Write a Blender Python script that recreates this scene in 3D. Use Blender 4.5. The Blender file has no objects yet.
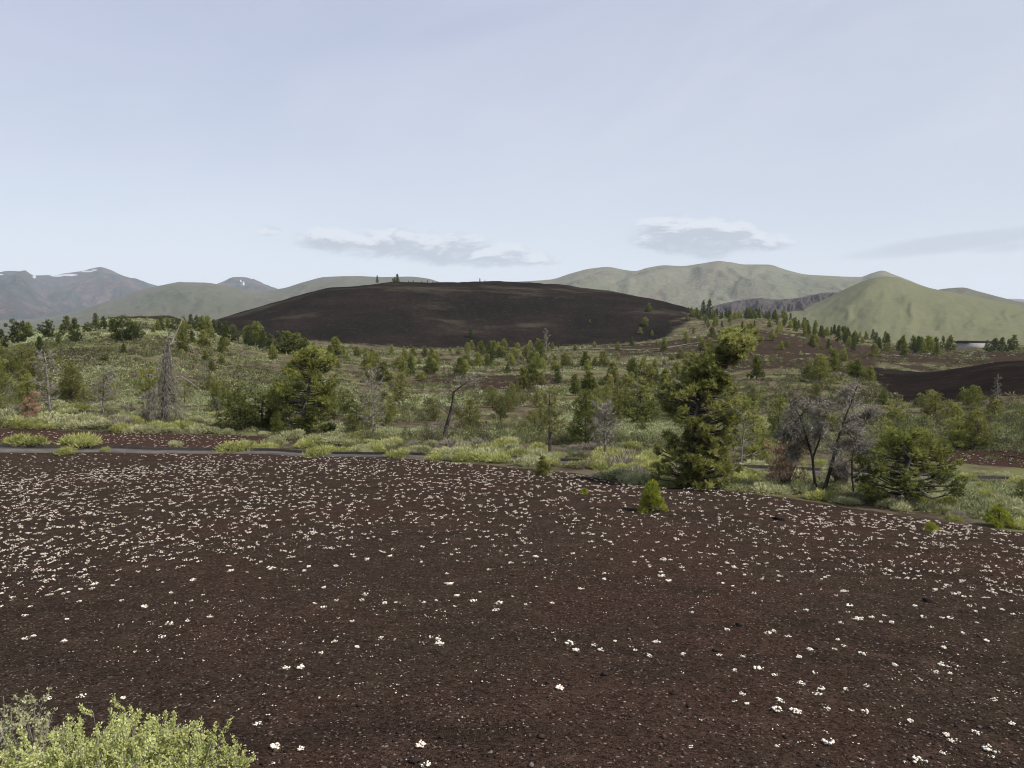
import bpy, math, random
import numpy as np

SC = bpy.context.scene
COL = SC.collection
RNG = np.random.default_rng(11)
random.seed(11)
R = math.radians

# ------------------------------------------------------------------ camera model (used to survey the place from the photograph)
F = 773.0
TH = math.atan((384 - 318) / F)
CT, ST = math.cos(TH), math.sin(TH)

def ray(px, py):
    u, v = (px - 512) / F, (384 - py) / F
    d = np.array([u, CT + v * -ST * -1, -ST + v * CT])
    d[1] = CT + v * ST
    return d

def tan_el(px, py):
    d = ray(px, py)
    return d[2] / math.hypot(d[0], d[1])

def az(px):
    d = ray(px, 330)
    return math.atan2(d[0], d[1])

# ------------------------------------------------------------------ numeric noise
def _hash(ix, iy, seed):
    h = (ix.astype(np.int64) * 374761393 + iy.astype(np.int64) * 668265263 + seed * 1442695041) & 0xFFFFFFFF
    h = ((h ^ (h >> 13)) * 1274126177) & 0xFFFFFFFF
    h = h ^ (h >> 16)
    return (h & 0xFFFFFF) / float(0xFFFFFF)

def vnoise(x, y, seed=0):
    x = np.asarray(x, float); y = np.asarray(y, float)
    ix, iy = np.floor(x), np.floor(y)
    fx, fy = x - ix, y - iy
    fx = fx * fx * fx * (fx * (fx * 6 - 15) + 10); fy = fy * fy * fy * (fy * (fy * 6 - 15) + 10)
    a, b = _hash(ix, iy, seed), _hash(ix + 1, iy, seed)
    c, d = _hash(ix, iy + 1, seed), _hash(ix + 1, iy + 1, seed)
    return (a * (1 - fx) + b * fx) * (1 - fy) + (c * (1 - fx) + d * fx) * fy

def fbm(x, y, octv=4, seed=0):
    s, a, t = 0.0, 0.5, 0.0
    for o in range(octv):
        s = s + a * vnoise(x * 2 ** o, y * 2 ** o, seed + 17 * o); t += a; a *= 0.5
    return s / t

def sstep(a, b, x):
    t = np.clip((x - a) / (b - a), 0, 1)
    return t * t * (3 - 2 * t)

def pchip(x, y, xi):
    x, y, xi = np.asarray(x, float), np.asarray(y, float), np.asarray(xi, float)
    h = np.diff(x); dl = np.diff(y) / h
    m = np.zeros_like(y); m[0], m[-1] = dl[0], dl[-1]
    for i in range(1, len(x) - 1):
        if dl[i - 1] * dl[i] > 0:
            w1, w2 = 2 * h[i] + h[i - 1], h[i] + 2 * h[i - 1]
            m[i] = (w1 + w2) / (w1 / dl[i - 1] + w2 / dl[i])
    xi = np.clip(xi, x[0], x[-1])
    k = np.clip(np.searchsorted(x, xi) - 1, 0, len(x) - 2)
    t = (xi - x[k]) / h[k]
    t2, t3 = t * t, t * t * t
    return (2 * t3 - 3 * t2 + 1) * y[k] + (t3 - 2 * t2 + t) * h[k] * m[k] + (-2 * t3 + 3 * t2) * y[k + 1] + (t3 - t2) * h[k] * m[k + 1]

# ------------------------------------------------------------------ the lie of the land: height by bearing and distance
PLANE0, PLANES = -3.15, 0.097
FAR = [('z', 700, -24), ('z', 1000, -32), ('z', 1500, -40), ('z', 4000, -42), ('z', 14000, -60)]
LAND = {   # bearing column: (distance, picture row) or ('z', distance, height)
    -420: [(52, 429), (70, 406), (100, 382), (140, 362), (200, 347), (260, 341), ('z', 380, -14)],
    0:   [(52, 428), (65, 406), (85, 381), (120, 359), (160, 347), (210, 339), ('z', 300, -12)],
    60:  [(52, 428), (65, 404), (85, 376), (120, 351), (160, 337), (200, 330), ('z', 290, -8), ('z', 400, -15)],
    110: [(52, 428), (65, 404), (85, 377), (120, 351), (160, 335), (200, 327), (240, 322), ('z', 320, 0.2), ('z', 450, -12)],
    165: [(52, 429), (65, 406), (85, 381), (120, 354), (160, 338), (200, 330), (240, 325), ('z', 330, 0.8), ('z', 470, -8)],
    230: [(52, 431), (70, 406), (100, 381), (140, 359), (190, 344), (240, 336), ('z', 330, -8), (440, 318), (500, 316), ('z', 600, -15)],
    280: [(50, 436), (70, 410), (100, 385), (140, 365), (200, 351), (260, 345), ('z', 330, -10), (460, 304), (500, 301), ('z', 640, -18)],
    330: [(50, 438), (70, 413), (100, 389), (140, 369), (200, 356), (260, 350), (330, 348), (450, 293), (490, 289), ('z', 680, -20)],
    400: [(50, 440), (70, 418), (100, 395), (150, 374), (220, 359), (290, 351), (340, 348), (455, 289), (500, 283.5), (540, 283), ('z', 720, -22)],
    480: [(50, 441), (70, 420), (100, 398), (150, 376), (220, 360), (290, 352), (345, 348.5), (460, 288), (500, 283), (550, 283), ('z', 740, -22)],
    560: [(50, 441), (70, 419), (100, 398), (150, 376), (220, 359), (290, 350), (350, 346), (460, 291), (500, 286), (540, 286), ('z', 730, -22)],
    640: [(50, 440), (70, 418), (100, 398), (150, 376), (220, 358), (300, 347), (360, 341), (450, 303), (490, 297.5), (520, 298), ('z', 690, -21)],
    700: [(50, 440), (70, 417), (100, 396), (150, 375), (220, 356), (300, 342), (360, 331), (430, 316), (490, 310), ('z', 660, -20)],
    760: [(50, 440), (70, 416), (100, 394), (150, 370), (220, 350), (300, 336), (370, 323), (430, 316), ('z', 600, -20)],
    830: [(50, 440), (70, 416), (100, 394), (150, 372), (220, 355), (300, 343), (380, 335), (450, 331), ('z', 600, -24)],
    900: [(50, 440), (70, 418), (100, 398), (140, 384), (200, 366), (280, 354), (360, 347), (450, 345)],
    960: [(50, 440), (70, 420), (92, 402), (130, 380), (160, 369), ('z', 195, -13), (260, 356), (340, 350.5), (450, 347)],
    1024: [(50, 440), (70, 417), (88, 401), (130, 369), (160, 361), ('z', 200, -13), (260, 355), (340, 350.5), (450, 347)],
    1440: [(50, 440), (70, 417), (88, 401), (130, 369), (160, 361), ('z', 200, -13), (260, 355), (340, 350.5), (450, 347)],
}
NR = 900
LR = np.linspace(math.log(2.0), math.log(14000.0), NR)
_cols = sorted(LAND)
_phis = np.array([az(c) for c in _cols])
_tab = []
for c in _cols:
    rs, zs = [], []
    for r in (2, 3, 4, 6, 9, 14, 20, 27, 35, 43):
        rs.append(r); zs.append(PLANE0 - PLANES * r)
    last = 0
    for k in LAND[c]:
        if k[0] == 'z': rs.append(k[1]); zs.append(k[2])
        else: rs.append(k[0]); zs.append(tan_el(min(max(c, -300), 1300), k[1]) * k[0])
        last = rs[-1]
    for k in FAR:
        if k[1] > last * 1.05: rs.append(k[1]); zs.append(k[2])
    _tab.append(pchip(np.log(rs), zs, LR))
_tab = np.array(_tab)
NPHI = 500
PH = np.linspace(_phis[0], _phis[-1], NPHI)
TAB = np.array([pchip(_phis, _tab[:, j], PH) for j in range(NR)]).T    # NPHI x NR

def H(x, y, rough=True):
    x = np.asarray(x, float); y = np.asarray(y, float)
    r = np.maximum(np.hypot(x, y), 1e-6); ph = np.arctan2(x, y)
    fi = np.clip((ph - PH[0]) / (PH[-1] - PH[0]) * (NPHI - 1), 0, NPHI - 1.001)
    fj = np.clip((np.log(np.maximum(r, 2.0)) - LR[0]) / (LR[-1] - LR[0]) * (NR - 1), 0, NR - 1.001)
    i, j = fi.astype(int), fj.astype(int); a, b = fi - i, fj - j
    z = (TAB[i, j] * (1 - a) + TAB[i + 1, j] * a) * (1 - b) + (TAB[i, j + 1] * (1 - a) + TAB[i + 1, j + 1] * a) * b
    # behind and to the sides: the slope carries on uphill
    zb = np.maximum(-3.15 - 0.097 * np.clip(y, -260, 43), -7.3) + 0 * x
    w = sstep(0.95, 1.35, np.abs(ph))
    far = sstep(60, 400, r)
    zb = zb * (1 - far) + np.where(y < 0, np.minimum(zb, 18), -14) * far
    z = z * (1 - w) + zb * w
    # the bank the photographer stands on
    z = z + 1.45 * (1 - sstep(0.6, 4.2, r))
    if rough:
        amp = sstep(3, 12, r)
        z = z + sstep(3, 6, r) * (1 - sstep(30, 45, r)) * .05 * (fbm(x / .9, y / .9, 3, 13) - .5) + amp * 0.16 * (fbm(x / 5.5, y / 5.5, 3, 3) - 0.5)
        z = z + sstep(40, 60, r) * (1 - sstep(900, 1500, r)) * (0.9 * (fbm(x / 16, y / 16, 4, 9) - 0.5))
        z = z + sstep(340, 390, r) * (1 - sstep(560, 700, r)) * (1.1 * (fbm(x / 9, y / 30, 4, 19) - 0.5) + 1.6 * (fbm(x / 22, y / 90, 3, 39) - 0.5))
        z = z + sstep(300, 420, r) * (1 - sstep(900, 1500, r)) * (1.3 * (fbm(x / 38, y / 38, 4, 29) - 0.5))
    return z

_RS = np.exp(np.linspace(math.log(2.6), math.log(3000), 6000))
def hit(px, py, rmin=2.6):
    d = ray(px, py); hl = math.hypot(d[0], d[1])
    x, y, z = d[0] / hl * _RS, d[1] / hl * _RS, d[2] / hl * _RS
    below = (z < H(x, y)) & (_RS >= rmin)
    k = int(np.argmax(below)) if below.any() else len(_RS) - 1
    return np.array([x[k], y[k], float(H(x[k], y[k]))]), float(_RS[k])

def at_r(px, r):
    p = az(px); x, y = r * math.sin(p), r * math.cos(p)
    return np.array([x, y, float(H(x, y))])

# ------------------------------------------------------------------ mesh helpers
class MB:
    def __init__(s):
        s.v, s.f3, s.f4, s.t, s.n = [], [], [], [], 0
    def add(s, v, f3=None, f4=None, tint=0.5):
        v = np.asarray(v, float).reshape(-1, 3)
        s.v.append(v)
        if f3 is not None and len(f3): s.f3.append(np.asarray(f3, int) + s.n)
        if f4 is not None and len(f4): s.f4.append(np.asarray(f4, int) + s.n)
        s.t.append(np.broadcast_to(np.asarray(tint, float), (len(v),)).copy())
        s.n += len(v)
    def mesh(s, name, mat, smooth=False):
        me = bpy.data.meshes.new(name)
        v = np.concatenate(s.v) if s.v else np.zeros((0, 3))
        f3 = np.concatenate(s.f3) if s.f3 else np.zeros((0, 3), int)
        f4 = np.concatenate(s.f4) if s.f4 else np.zeros((0, 4), int)
        me.vertices.add(len(v)); me.vertices.foreach_set('co', v.astype(np.float32).ravel())
        nl = len(f3) * 3 + len(f4) * 4
        me.loops.add(nl)
        me.loops.foreach_set('vertex_index', np.concatenate([f3.ravel(), f4.ravel()]).astype(np.int32))
        me.polygons.add(len(f3) + len(f4))
        st = np.concatenate([np.arange(len(f3)) * 3, len(f3) * 3 + np.arange(len(f4)) * 4]).astype(np.int32)
        me.polygons.foreach_set('loop_start', st)
        me.update(calc_edges=True)
        at = me.attributes.new('tint', 'FLOAT', 'POINT')
        at.data.foreach_set('value', np.concatenate(s.t).astype(np.float32))
        if smooth: me.polygons.foreach_set('use_smooth', np.ones(len(me.polygons), bool))
        me.materials.append(mat)
        me.validate()
        return me

def link(name, me, parent=None, loc=None):
    o = bpy.data.objects.new(name, me); COL.objects.link(o)
    if parent is not None: o.parent = parent
    if loc is not None: o.location = loc
    return o

def tag(o, label=None, cat=None, group=None, kind=None):
    if label: o['label'] = label
    if cat: o['category'] = cat
    if group: o['group'] = group
    if kind: o['kind'] = kind
    return o

def thing(name, label, cat, loc, group=None, rz=0.0, sc=1.0):
    o = bpy.data.objects.new(name, None); COL.objects.link(o)
    o.location = loc; o.rotation_euler = (0, 0, rz); o.scale = (sc, sc, sc)
    o.empty_display_size = 0.2
    return tag(o, label, cat, group)

def norm(a):
    return a / np.maximum(np.linalg.norm(a, axis=-1, keepdims=True), 1e-9)

def tube(mb, pts, rad, sides=6, tint=0.5):
    pts = np.asarray(pts, float); n = len(pts)
    rad = np.broadcast_to(np.asarray(rad, float), (n,))
    tg = norm(np.gradient(pts, axis=0))
    ref = np.array([0.31, 0.95, 0.1]) if abs(tg[0][2]) > 0.7 else np.array([0.0, 0.0, 1.0])
    a = norm(np.cross(tg, ref)); b = np.cross(tg, a)
    th = np.arange(sides) / sides * 2 * math.pi
    v = pts[:, None, :] + rad[:, None, None] * (np.cos(th)[None, :, None] * a[:, None, :] + np.sin(th)[None, :, None] * b[:, None, :])
    v = v.reshape(-1, 3)
    i = np.arange(n - 1)[:, None] * sides; j = np.arange(sides)[None, :]; j2 = (j + 1) % sides
    f4 = np.stack([i + j, i + j2, i + sides + j2, i + sides + j], -1).reshape(-1, 4)
    v = np.vstack([v, pts[-1:]])
    k = (n - 1) * sides
    f3 = np.array([[k + q, k + (q + 1) % sides, n * sides] for q in range(sides)])
    mb.add(v, f3, f4, tint)

def blades(mb, P, D, L, W, tint, rng, leaf=False, fold=0.0):
    n = len(P)
    D = norm(D)
    s = norm(np.cross(D, rng.normal(size=(n, 3))))
    L = np.broadcast_to(np.asarray(L, float), (n,))[:, None]; W = np.broadcast_to(np.asarray(W, float), (n,))[:, None]
    tint = np.broadcast_to(np.asarray(tint, float), (n,))
    if leaf:
        up = np.cross(s, D)
        v = np.stack([P, P + D * L * 0.55 + s * W * 0.5 + up * W * fold, P + D * L, P + D * L * 0.55 - s * W * 0.5 + up * W * fold], 1)
        mb.add(v.reshape(-1, 3), None, np.arange(n * 4).reshape(-1, 4), np.repeat(tint, 4))
    else:
        v = np.stack([P - s * W * 0.5, P + s * W * 0.5, P + D * L], 1)
        mb.add(v.reshape(-1, 3), np.arange(n * 3).reshape(-1, 3), None, np.repeat(tint, 3))

OCT_V = np.array([[1, 0, 0], [0, 1, 0], [-1, 0, 0], [0, -1, 0], [0, 0, 1], [0, 0, -1]], float)
OCT_F = np.array([[0, 1, 4], [1, 2, 4], [2, 3, 4], [3, 0, 4], [1, 0, 5], [2, 1, 5], [3, 2, 5], [0, 3, 5]])
def subdiv(v, f):
    v = list(map(tuple, v)); mid = {}; nf = []
    def m(a, b):
        k = (min(a, b), max(a, b))
        if k not in mid:
            p = (np.array(v[a]) + np.array(v[b])); p /= np.linalg.norm(p); v.append(tuple(p)); mid[k] = len(v) - 1
        return mid[k]
    for a, b, c in f:
        x, y, z = m(a, b), m(b, c), m(c, a)
        nf += [[a, x, z], [x, b, y], [z, y, c], [x, y, z]]
    return np.array(v), np.array(nf)
SPH_V, SPH_F = subdiv(OCT_V, OCT_F)

def scatter(mb, V, Fc, pos, scl, rng, tint, jitter=0.0, squash=(1, 1, 1)):
    n, k = len(pos), len(V)
    a = rng.uniform(0, 2 * math.pi, n)
    v = np.broadcast_to(V * np.array(squash), (n, k, 3)).copy()
    if jitter: v *= 1 + rng.uniform(-jitter, jitter, (n, k, 1))
    c, s = np.cos(a)[:, None], np.sin(a)[:, None]
    x = v[:, :, 0] * c - v[:, :, 1] * s; y = v[:, :, 0] * s + v[:, :, 1] * c
    v = np.stack([x, y, v[:, :, 2]], -1) * np.asarray(scl).reshape(n, 1, -1) + pos[:, None, :]
    f = (Fc[None] + (np.arange(n) * k)[:, None, None]).reshape(-1, Fc.shape[1])
    t = np.repeat(np.broadcast_to(np.asarray(tint, float), (n,)), k)
    if Fc.shape[1] == 3: mb.add(v.reshape(-1, 3), f, None, t)
    else: mb.add(v.reshape(-1, 3), None, f, t)

# ------------------------------------------------------------------ node helpers
class NT:
    def __init__(s, tree): s.t = tree; s.n = tree.nodes; s.l = tree.links
    def new(s, typ, **kw):
        n = s.n.new(typ)
        for k, v in kw.items(): setattr(n, k, v)
        return n
    def set(s, inp, v):
        if hasattr(v, 'links') or isinstance(v, bpy.types.NodeSocket): s.l.new(v, inp)
        else: inp.default_value = v
    def math(s, op, a, b=None, c=None, clamp=False):
        n = s.new('ShaderNodeMath', operation=op, use_clamp=clamp)
        s.set(n.inputs[0], a)
        if b is not None: s.set(n.inputs[1], b)
        if c is not None: s.set(n.inputs[2], c)
        return n.outputs[0]
    def mix(s, fac, a, b, blend='MIX'):
        n = s.new('ShaderNodeMix', data_type='RGBA', blend_type=blend)
        s.set(n.inputs[0], fac)
        for i, v in ((6, a), (7, b)):
            s.set(n.inputs[i], v if not isinstance(v, tuple) else (v + (1,) if len(v) == 3 else v))
        return n.outputs[2]
    def noise(s, vec, scale, detail=4, rough=0.55, dist=0.0):
        n = s.new('ShaderNodeTexNoise')
        if vec is not None: s.l.new(vec, n.inputs['Vector'])
        n.inputs['Scale'].default_value = scale; n.inputs['Detail'].default_value = detail
        n.inputs['Roughness'].default_value = rough; n.inputs['Distortion'].default_value = dist
        return n.outputs['Fac']
    def ramp(s, fac, lo, hi, a=0.0, b=1.0):
        n = s.new('ShaderNodeMapRange', interpolation_type='SMOOTHSTEP')
        s.set(n.inputs[0], fac); n.inputs[1].default_value = lo; n.inputs[2].default_value = hi
        n.inputs[3].default_value = a; n.inputs[4].default_value = b
        return n.outputs[0]
    def attr(s, name, out='Fac'):
        n = s.new('ShaderNodeAttribute'); n.attribute_name = name; return n.outputs[out]
    def mapping(s, vec, scale, loc=(0, 0, 0)):
        n = s.new('ShaderNodeMapping'); s.l.new(vec, n.inputs[0]); n.inputs['Scale'].default_value = scale; n.inputs['Location'].default_value = loc
        return n.outputs[0]
    def bump(s, h, strength, dist):
        n = s.new('ShaderNodeBump'); s.l.new(h, n.inputs['Height']); n.inputs['Strength'].default_value = strength; n.inputs['Distance'].default_value = dist
        return n.outputs[0]

def material(name):
    m = bpy.data.materials.new(name); m.use_nodes = True
    nt = NT(m.node_tree); nt.n.clear()
    out = nt.new('ShaderNodeOutputMaterial')
    b = nt.new('ShaderNodeBsdfPrincipled')
    b.inputs['Roughness'].default_value = 0.9; b.inputs['Specular IOR Level'].default_value = 0.15
    nt.l.new(b.outputs[0], out.inputs[0])
    return m, nt, b, out

def pos(nt): return nt.new('ShaderNodeNewGeometry').outputs['Position']
def objco(nt): return nt.new('ShaderNodeTexCoord').outputs['Object']
def objrand(nt): return nt.new('ShaderNodeObjectInfo').outputs['Random']

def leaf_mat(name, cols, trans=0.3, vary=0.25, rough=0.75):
    """cols: dark, mid, light leaf tones; tint attribute (with painted top light on crowns) + random per plant choose between them"""
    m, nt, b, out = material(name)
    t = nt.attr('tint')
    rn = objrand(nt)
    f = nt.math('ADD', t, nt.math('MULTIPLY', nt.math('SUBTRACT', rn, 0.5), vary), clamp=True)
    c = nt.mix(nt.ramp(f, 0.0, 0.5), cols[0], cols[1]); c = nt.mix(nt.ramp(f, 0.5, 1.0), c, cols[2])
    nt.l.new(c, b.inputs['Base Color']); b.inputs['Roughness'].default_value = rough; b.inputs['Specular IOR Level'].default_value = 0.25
    tr = nt.new('ShaderNodeBsdfTranslucent'); nt.l.new(nt.mix(1.0, c, (1.6, 1.68, 1.35), 'MULTIPLY'), tr.inputs['Color'])
    mx = nt.new('ShaderNodeMixShader'); mx.inputs[0].default_value = trans
    nt.l.new(b.outputs[0], mx.inputs[1]); nt.l.new(tr.outputs[0], mx.inputs[2]); nt.l.new(mx.outputs[0], out.inputs[0])
    return m

def bark_mat(name, a, bcol, scale=9):
    m, nt, b, out = material(name)
    v = nt.mapping(objco(nt), (1, 1, 0.25))
    n = nt.noise(v, scale, 5, 0.65)
    f = nt.math('ADD', nt.ramp(n, 0.3, 0.7), nt.math('MULTIPLY', nt.math('SUBTRACT', nt.attr('tint'), 0.5), 0.8), clamp=True)
    nt.l.new(nt.mix(f, a, bcol), b.inputs['Base Color'])
    nt.l.new(nt.bump(n, 0.6, 0.03), b.inputs['Normal'])
    return m

M = {}
M['pine'] = leaf_mat('pine_needles', ((0.030, 0.040, 0.010), (0.128, 0.138, 0.034), (0.300, 0.298, 0.092)), 0.5, 0.5)
M['darkpine'] = leaf_mat('dark_pine_needles', ((0.018, 0.027, 0.010), (0.056, 0.074, 0.020), (0.120, 0.135, 0.036)), 0.35, 0.45)  # darker green painted in so skyline pines read as silhouettes
M['olive'] = leaf_mat('olive_pine_needles', ((0.045, 0.047, 0.013), (0.148, 0.144, 0.044), (0.335, 0.320, 0.125)), 0.5, 0.35)
M['bigolive'] = leaf_mat('olive_green_needles', ((0.036, 0.042, 0.014), (0.135, 0.140, 0.038), (0.330, 0.325, 0.125)), 0.5, 0.0)
M['bright'] = leaf_mat('young_pine_needles', ((0.075, 0.100, 0.012), (0.200, 0.220, 0.026), (0.320, 0.320, 0.055)), 0.35, 0.15)
M['sage'] = leaf_mat('sage_leaves', ((0.115, 0.116, 0.058), (0.285, 0.285, 0.155), (0.470, 0.460, 0.285)), 0.25, 0.35)
M['rabbit'] = leaf_mat('rabbitbrush_leaves', ((0.110, 0.115, 0.038), (0.280, 0.285, 0.098), (0.450, 0.440, 0.190)), 0.3, 0.35)
M['bitter'] = leaf_mat('bitterbrush_leaves', ((0.160, 0.175, 0.062), (0.370, 0.390, 0.150), (0.570, 0.575, 0.280)), 0.35, 0.0)
M['drybrush'] = leaf_mat('dry_grey_brush', ((0.100, 0.084, 0.070), (0.210, 0.180, 0.150), (0.360, 0.320, 0.280)), 0.1, 0.2)
M['rust'] = leaf_mat('rust_dead_needles', ((0.130, 0.075, 0.045), (0.320, 0.200, 0.125), (0.430, 0.310, 0.210)), 0.2, 0.1)
M['greytwig'] = leaf_mat('grey_twigs', ((0.072, 0.064, 0.050), (0.180, 0.164, 0.130), (0.345, 0.322, 0.268)), 0.0, 0.2)
M['cover'] = leaf_mat('ground_cover_leaves', ((0.058, 0.052, 0.028), (0.155, 0.165, 0.076), (0.325, 0.350, 0.190)), 0.2, 0.0)
M['bark'] = bark_mat('pine_bark', (0.030, 0.024, 0.020), (0.120, 0.100, 0.085))
M['greywood'] = bark_mat('weathered_wood', (0.055, 0.047, 0.042), (0.260, 0.236, 0.212))
M['silverwood'] = bark_mat('silver_wood', (0.16, 0.145, 0.13), (0.50, 0.475, 0.44))
M['darkwood'] = bark_mat('dark_dead_wood', (0.020, 0.017, 0.016), (0.100, 0.085, 0.078))

def flower_mat():
    m, nt, b, out = material('cream_blossom')
    n = nt.noise(objco(nt), 160, 2, 0.6)
    f = nt.math('ADD', nt.attr('tint'), nt.math('MULTIPLY', nt.math('SUBTRACT', n, 0.5), 0.7), clamp=True)
    nt.l.new(nt.mix(f, (0.36, 0.30, 0.24), (0.76, 0.70, 0.61)), b.inputs['Base Color'])
    return m
M['flower'] = flower_mat()
M['mat'] = leaf_mat('cushion_leaves', ((0.08, 0.08, 0.055), (0.17, 0.17, 0.12), (0.27, 0.27, 0.20)), 0.1, 0.2)

def pebble_mat():
    m, nt, b, out = material('cinder_pebble')
    t = nt.attr('tint')
    c = nt.mix(nt.ramp(t, 0.0, 0.45), (0.016, 0.011, 0.010), (0.060, 0.040, 0.034))
    c = nt.mix(nt.ramp(t, 0.45, 0.75), c, (0.115, 0.088, 0.078))
    c = nt.mix(nt.ramp(t, 0.8, 1.0), c, (0.50, 0.46, 0.42))
    nt.l.new(c, b.inputs['Base Color'])
    nt.l.new(nt.bump(nt.noise(objco(nt), 220, 3), 0.5, 0.004), b.inputs['Normal'])
    return m
M['pebble'] = pebble_mat()

def ground_mat():
    m, nt, b, out = material('cinder_and_sage_ground')
    p = pos(nt)
    sep = nt.new('ShaderNodeSeparateColor'); nt.l.new(nt.attr('zone', 'Color'), sep.inputs[0])
    zc, zb, zr = sep.outputs[0], sep.outputs[1], sep.outputs[2]
    # red brown cinder
    big = nt.noise(p, 0.22, 4, 0.6)
    mid = nt.noise(p, 1.6, 5, 0.65)
    fine = nt.noise(p, 34, 4, 0.75)
    v = nt.new('ShaderNodeTexVoronoi'); nt.l.new(p, v.inputs['Vector']); v.inputs['Scale'].default_value = 46
    vs = nt.new('ShaderNodeSeparateColor'); nt.l.new(v.outputs['Color'], vs.inputs[0])
    v2 = nt.new('ShaderNodeTexVoronoi'); nt.l.new(p, v2.inputs['Vector']); v2.inputs['Scale'].default_value = 17
    vs2 = nt.new('ShaderNodeSeparateColor'); nt.l.new(v2.outputs['Color'], vs2.inputs[0])
    cind = nt.mix(nt.ramp(big, 0.40, 0.60), (0.0350, 0.0220, 0.0172), (0.0305, 0.0225, 0.0168))
    cind = nt.mix(nt.ramp(nt.noise(nt.mapping(p, (.6, 1.6, 1), (9, 3, 0)), 0.55, 5, 0.62), 0.5, 0.7, 0, 0.8), cind, (0.022, 0.0165, 0.0125))
    cind = nt.mix(nt.ramp(mid, 0.52, 0.75), cind, (0.048, 0.0320, 0.0250))
    g = nt.math('ADD', nt.math('MULTIPLY', vs.outputs[0], 0.9), nt.math('MULTIPLY', fine, 0.9))
    g = nt.math('ADD', g, nt.math('MULTIPLY', vs2.outputs[1], 0.35))
    g = nt.ramp(g, 0.35, 1.75, 0.42, 1.65)
    gm = nt.new('ShaderNodeCombineColor')
    for i in range(3): nt.l.new(g, gm.inputs[i])
    cind = nt.mix(1.0, cind, gm.outputs[0], 'MULTIPLY')
    cind = nt.mix(nt.ramp(vs.outputs[1], 0.965, 0.985, 0, 0.75), cind, (0.20, 0.165, 0.145))
    red = nt.mix(mid, (0.037, 0.022, 0.018), (0.054, 0.032, 0.026))
    cind = nt.mix(zr, cind, red)
    # soil with dry grass and low sage
    s1 = nt.noise(p, 0.55, 5, 0.65)
    s2 = nt.noise(nt.mapping(p, (1, 1, 1), (31, 7, 0)), 0.11, 4, 0.6)
    s3 = nt.noise(p, 3.5, 4, 0.7)
    soil = nt.mix(nt.ramp(s1, 0.36, 0.62), (0.048, 0.036, 0.028), (0.105, 0.084, 0.060))
    soil = nt.mix(nt.ramp(s3, 0.45, 0.68, 0, 0.75), soil, (0.115, 0.112, 0.052))
    soil = nt.mix(nt.ramp(s2, 0.5, 0.62, 0, 0.8), soil, (0.130, 0.135, 0.058))
    soil = nt.mix(nt.ramp(s3, 0.35, 0.2, 0, 0.8), soil, (0.040, 0.032, 0.026))
    fz = nt.ramp(nt.math('ADD', zc, nt.math('MULTIPLY', nt.math('SUBTRACT', s1, 0.5), 0.9)), 0.4, 0.62)
    c = nt.mix(fz, soil, cind)
    # black cinder of the cone and the mound
    b1 = nt.noise(nt.mapping(p, (1, 1, 2.5)), 0.035, 6, 0.65)
    b2 = nt.noise(p, 0.5, 6, 0.75)
    blk = nt.mix(nt.ramp(b1, 0.38, 0.66), (0.0095, 0.0083, 0.0073), (0.0175, 0.0130, 0.0112))
    blk = nt.mix(nt.ramp(b2, 0.5, 0.72, 0, 0.9), blk, (0.034, 0.027, 0.023))
    blk = nt.mix(nt.ramp(b2, 0.46, 0.3, 0, 0.8), blk, (0.0050, 0.0045, 0.0042))
    blk = nt.mix(nt.ramp(nt.noise(nt.mapping(p, (0.6, 1.5, 1), (5, 90, 0)), 0.016, 6, 0.68), 0.52, 0.68, 0, 0.75), blk, (0.066, 0.055, 0.040))
    fb = nt.ramp(nt.math('ADD', zb, nt.math('MULTIPLY', nt.math('SUBTRACT', nt.noise(p, 0.11, 6, 0.75), 0.5), 1.3)), 0.35, 0.65)
    c = nt.mix(fb, c, blk)
    nt.l.new(c, b.inputs['Base Color'])
    h = nt.math('ADD', nt.math('MULTIPLY', nt.math('SUBTRACT', 1.0, v.outputs['Distance']), 0.02), nt.math('MULTIPLY', fine, 0.03))
    h = nt.math('ADD', h, nt.math('MULTIPLY', mid, 0.12))
    nt.l.new(nt.bump(h, 0.9, 0.6), b.inputs['Normal'])
    b.inputs['Roughness'].default_value = 1.0; b.inputs['Specular IOR Level'].default_value = 0.0
    return m
M['ground'] = ground_mat()

def hill_mat(name, cols, sc, bare=(0.55, 0.7), bump=8.0, snow=False):
    m, nt, b, out = material(name)
    p = pos(nt)
    n1 = nt.noise(p, sc, 6, 0.6); n2 = nt.noise(nt.mapping(p, (1, 1, 0.6), (400, 90, 0)), sc * 2.6, 6, 0.65)
    n3 = nt.noise(p, sc * 22, 4, 0.7)
    c = nt.mix(nt.ramp(n1, 0.36, 0.64), cols[0], cols[1])
    c = nt.mix(nt.ramp(n2, bare[0], bare[1], 0, 0.85), c, cols[2])
    c = nt.mix(nt.ramp(n3, 0.46, 0.64, 0, 0.6), c, cols[3])
    n4 = nt.noise(p, sc * 8, 5, 0.7, 0.8); c = nt.mix(nt.ramp(n4, 0.42, 0.62, 0.35, 0), c, cols[3])
    if snow:
        c = nt.mix(nt.ramp(nt.math('ADD', nt.attr('tint'), nt.math('MULTIPLY', nt.math('SUBTRACT', n3, 0.5), 0.5)), 0.45, 0.55), c, (0.48, 0.49, 0.52))
    nt.l.new(c, b.inputs['Base Color'])
    nt.l.new(nt.bump(nt.math('ADD', n2, nt.math('MULTIPLY', n3, 0.3)), 1.0, bump), b.inputs['Normal'])
    b.inputs['Roughness'].default_value = 1.0; b.inputs['Specular IOR Level'].default_value = 0.0
    return m

# ------------------------------------------------------------------ setting: the ground sheet
def poly_r(px, pts):
    xs = [a for a, b in pts]; ys = [b for a, b in pts]
    return np.interp(px, xs, ys)

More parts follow.
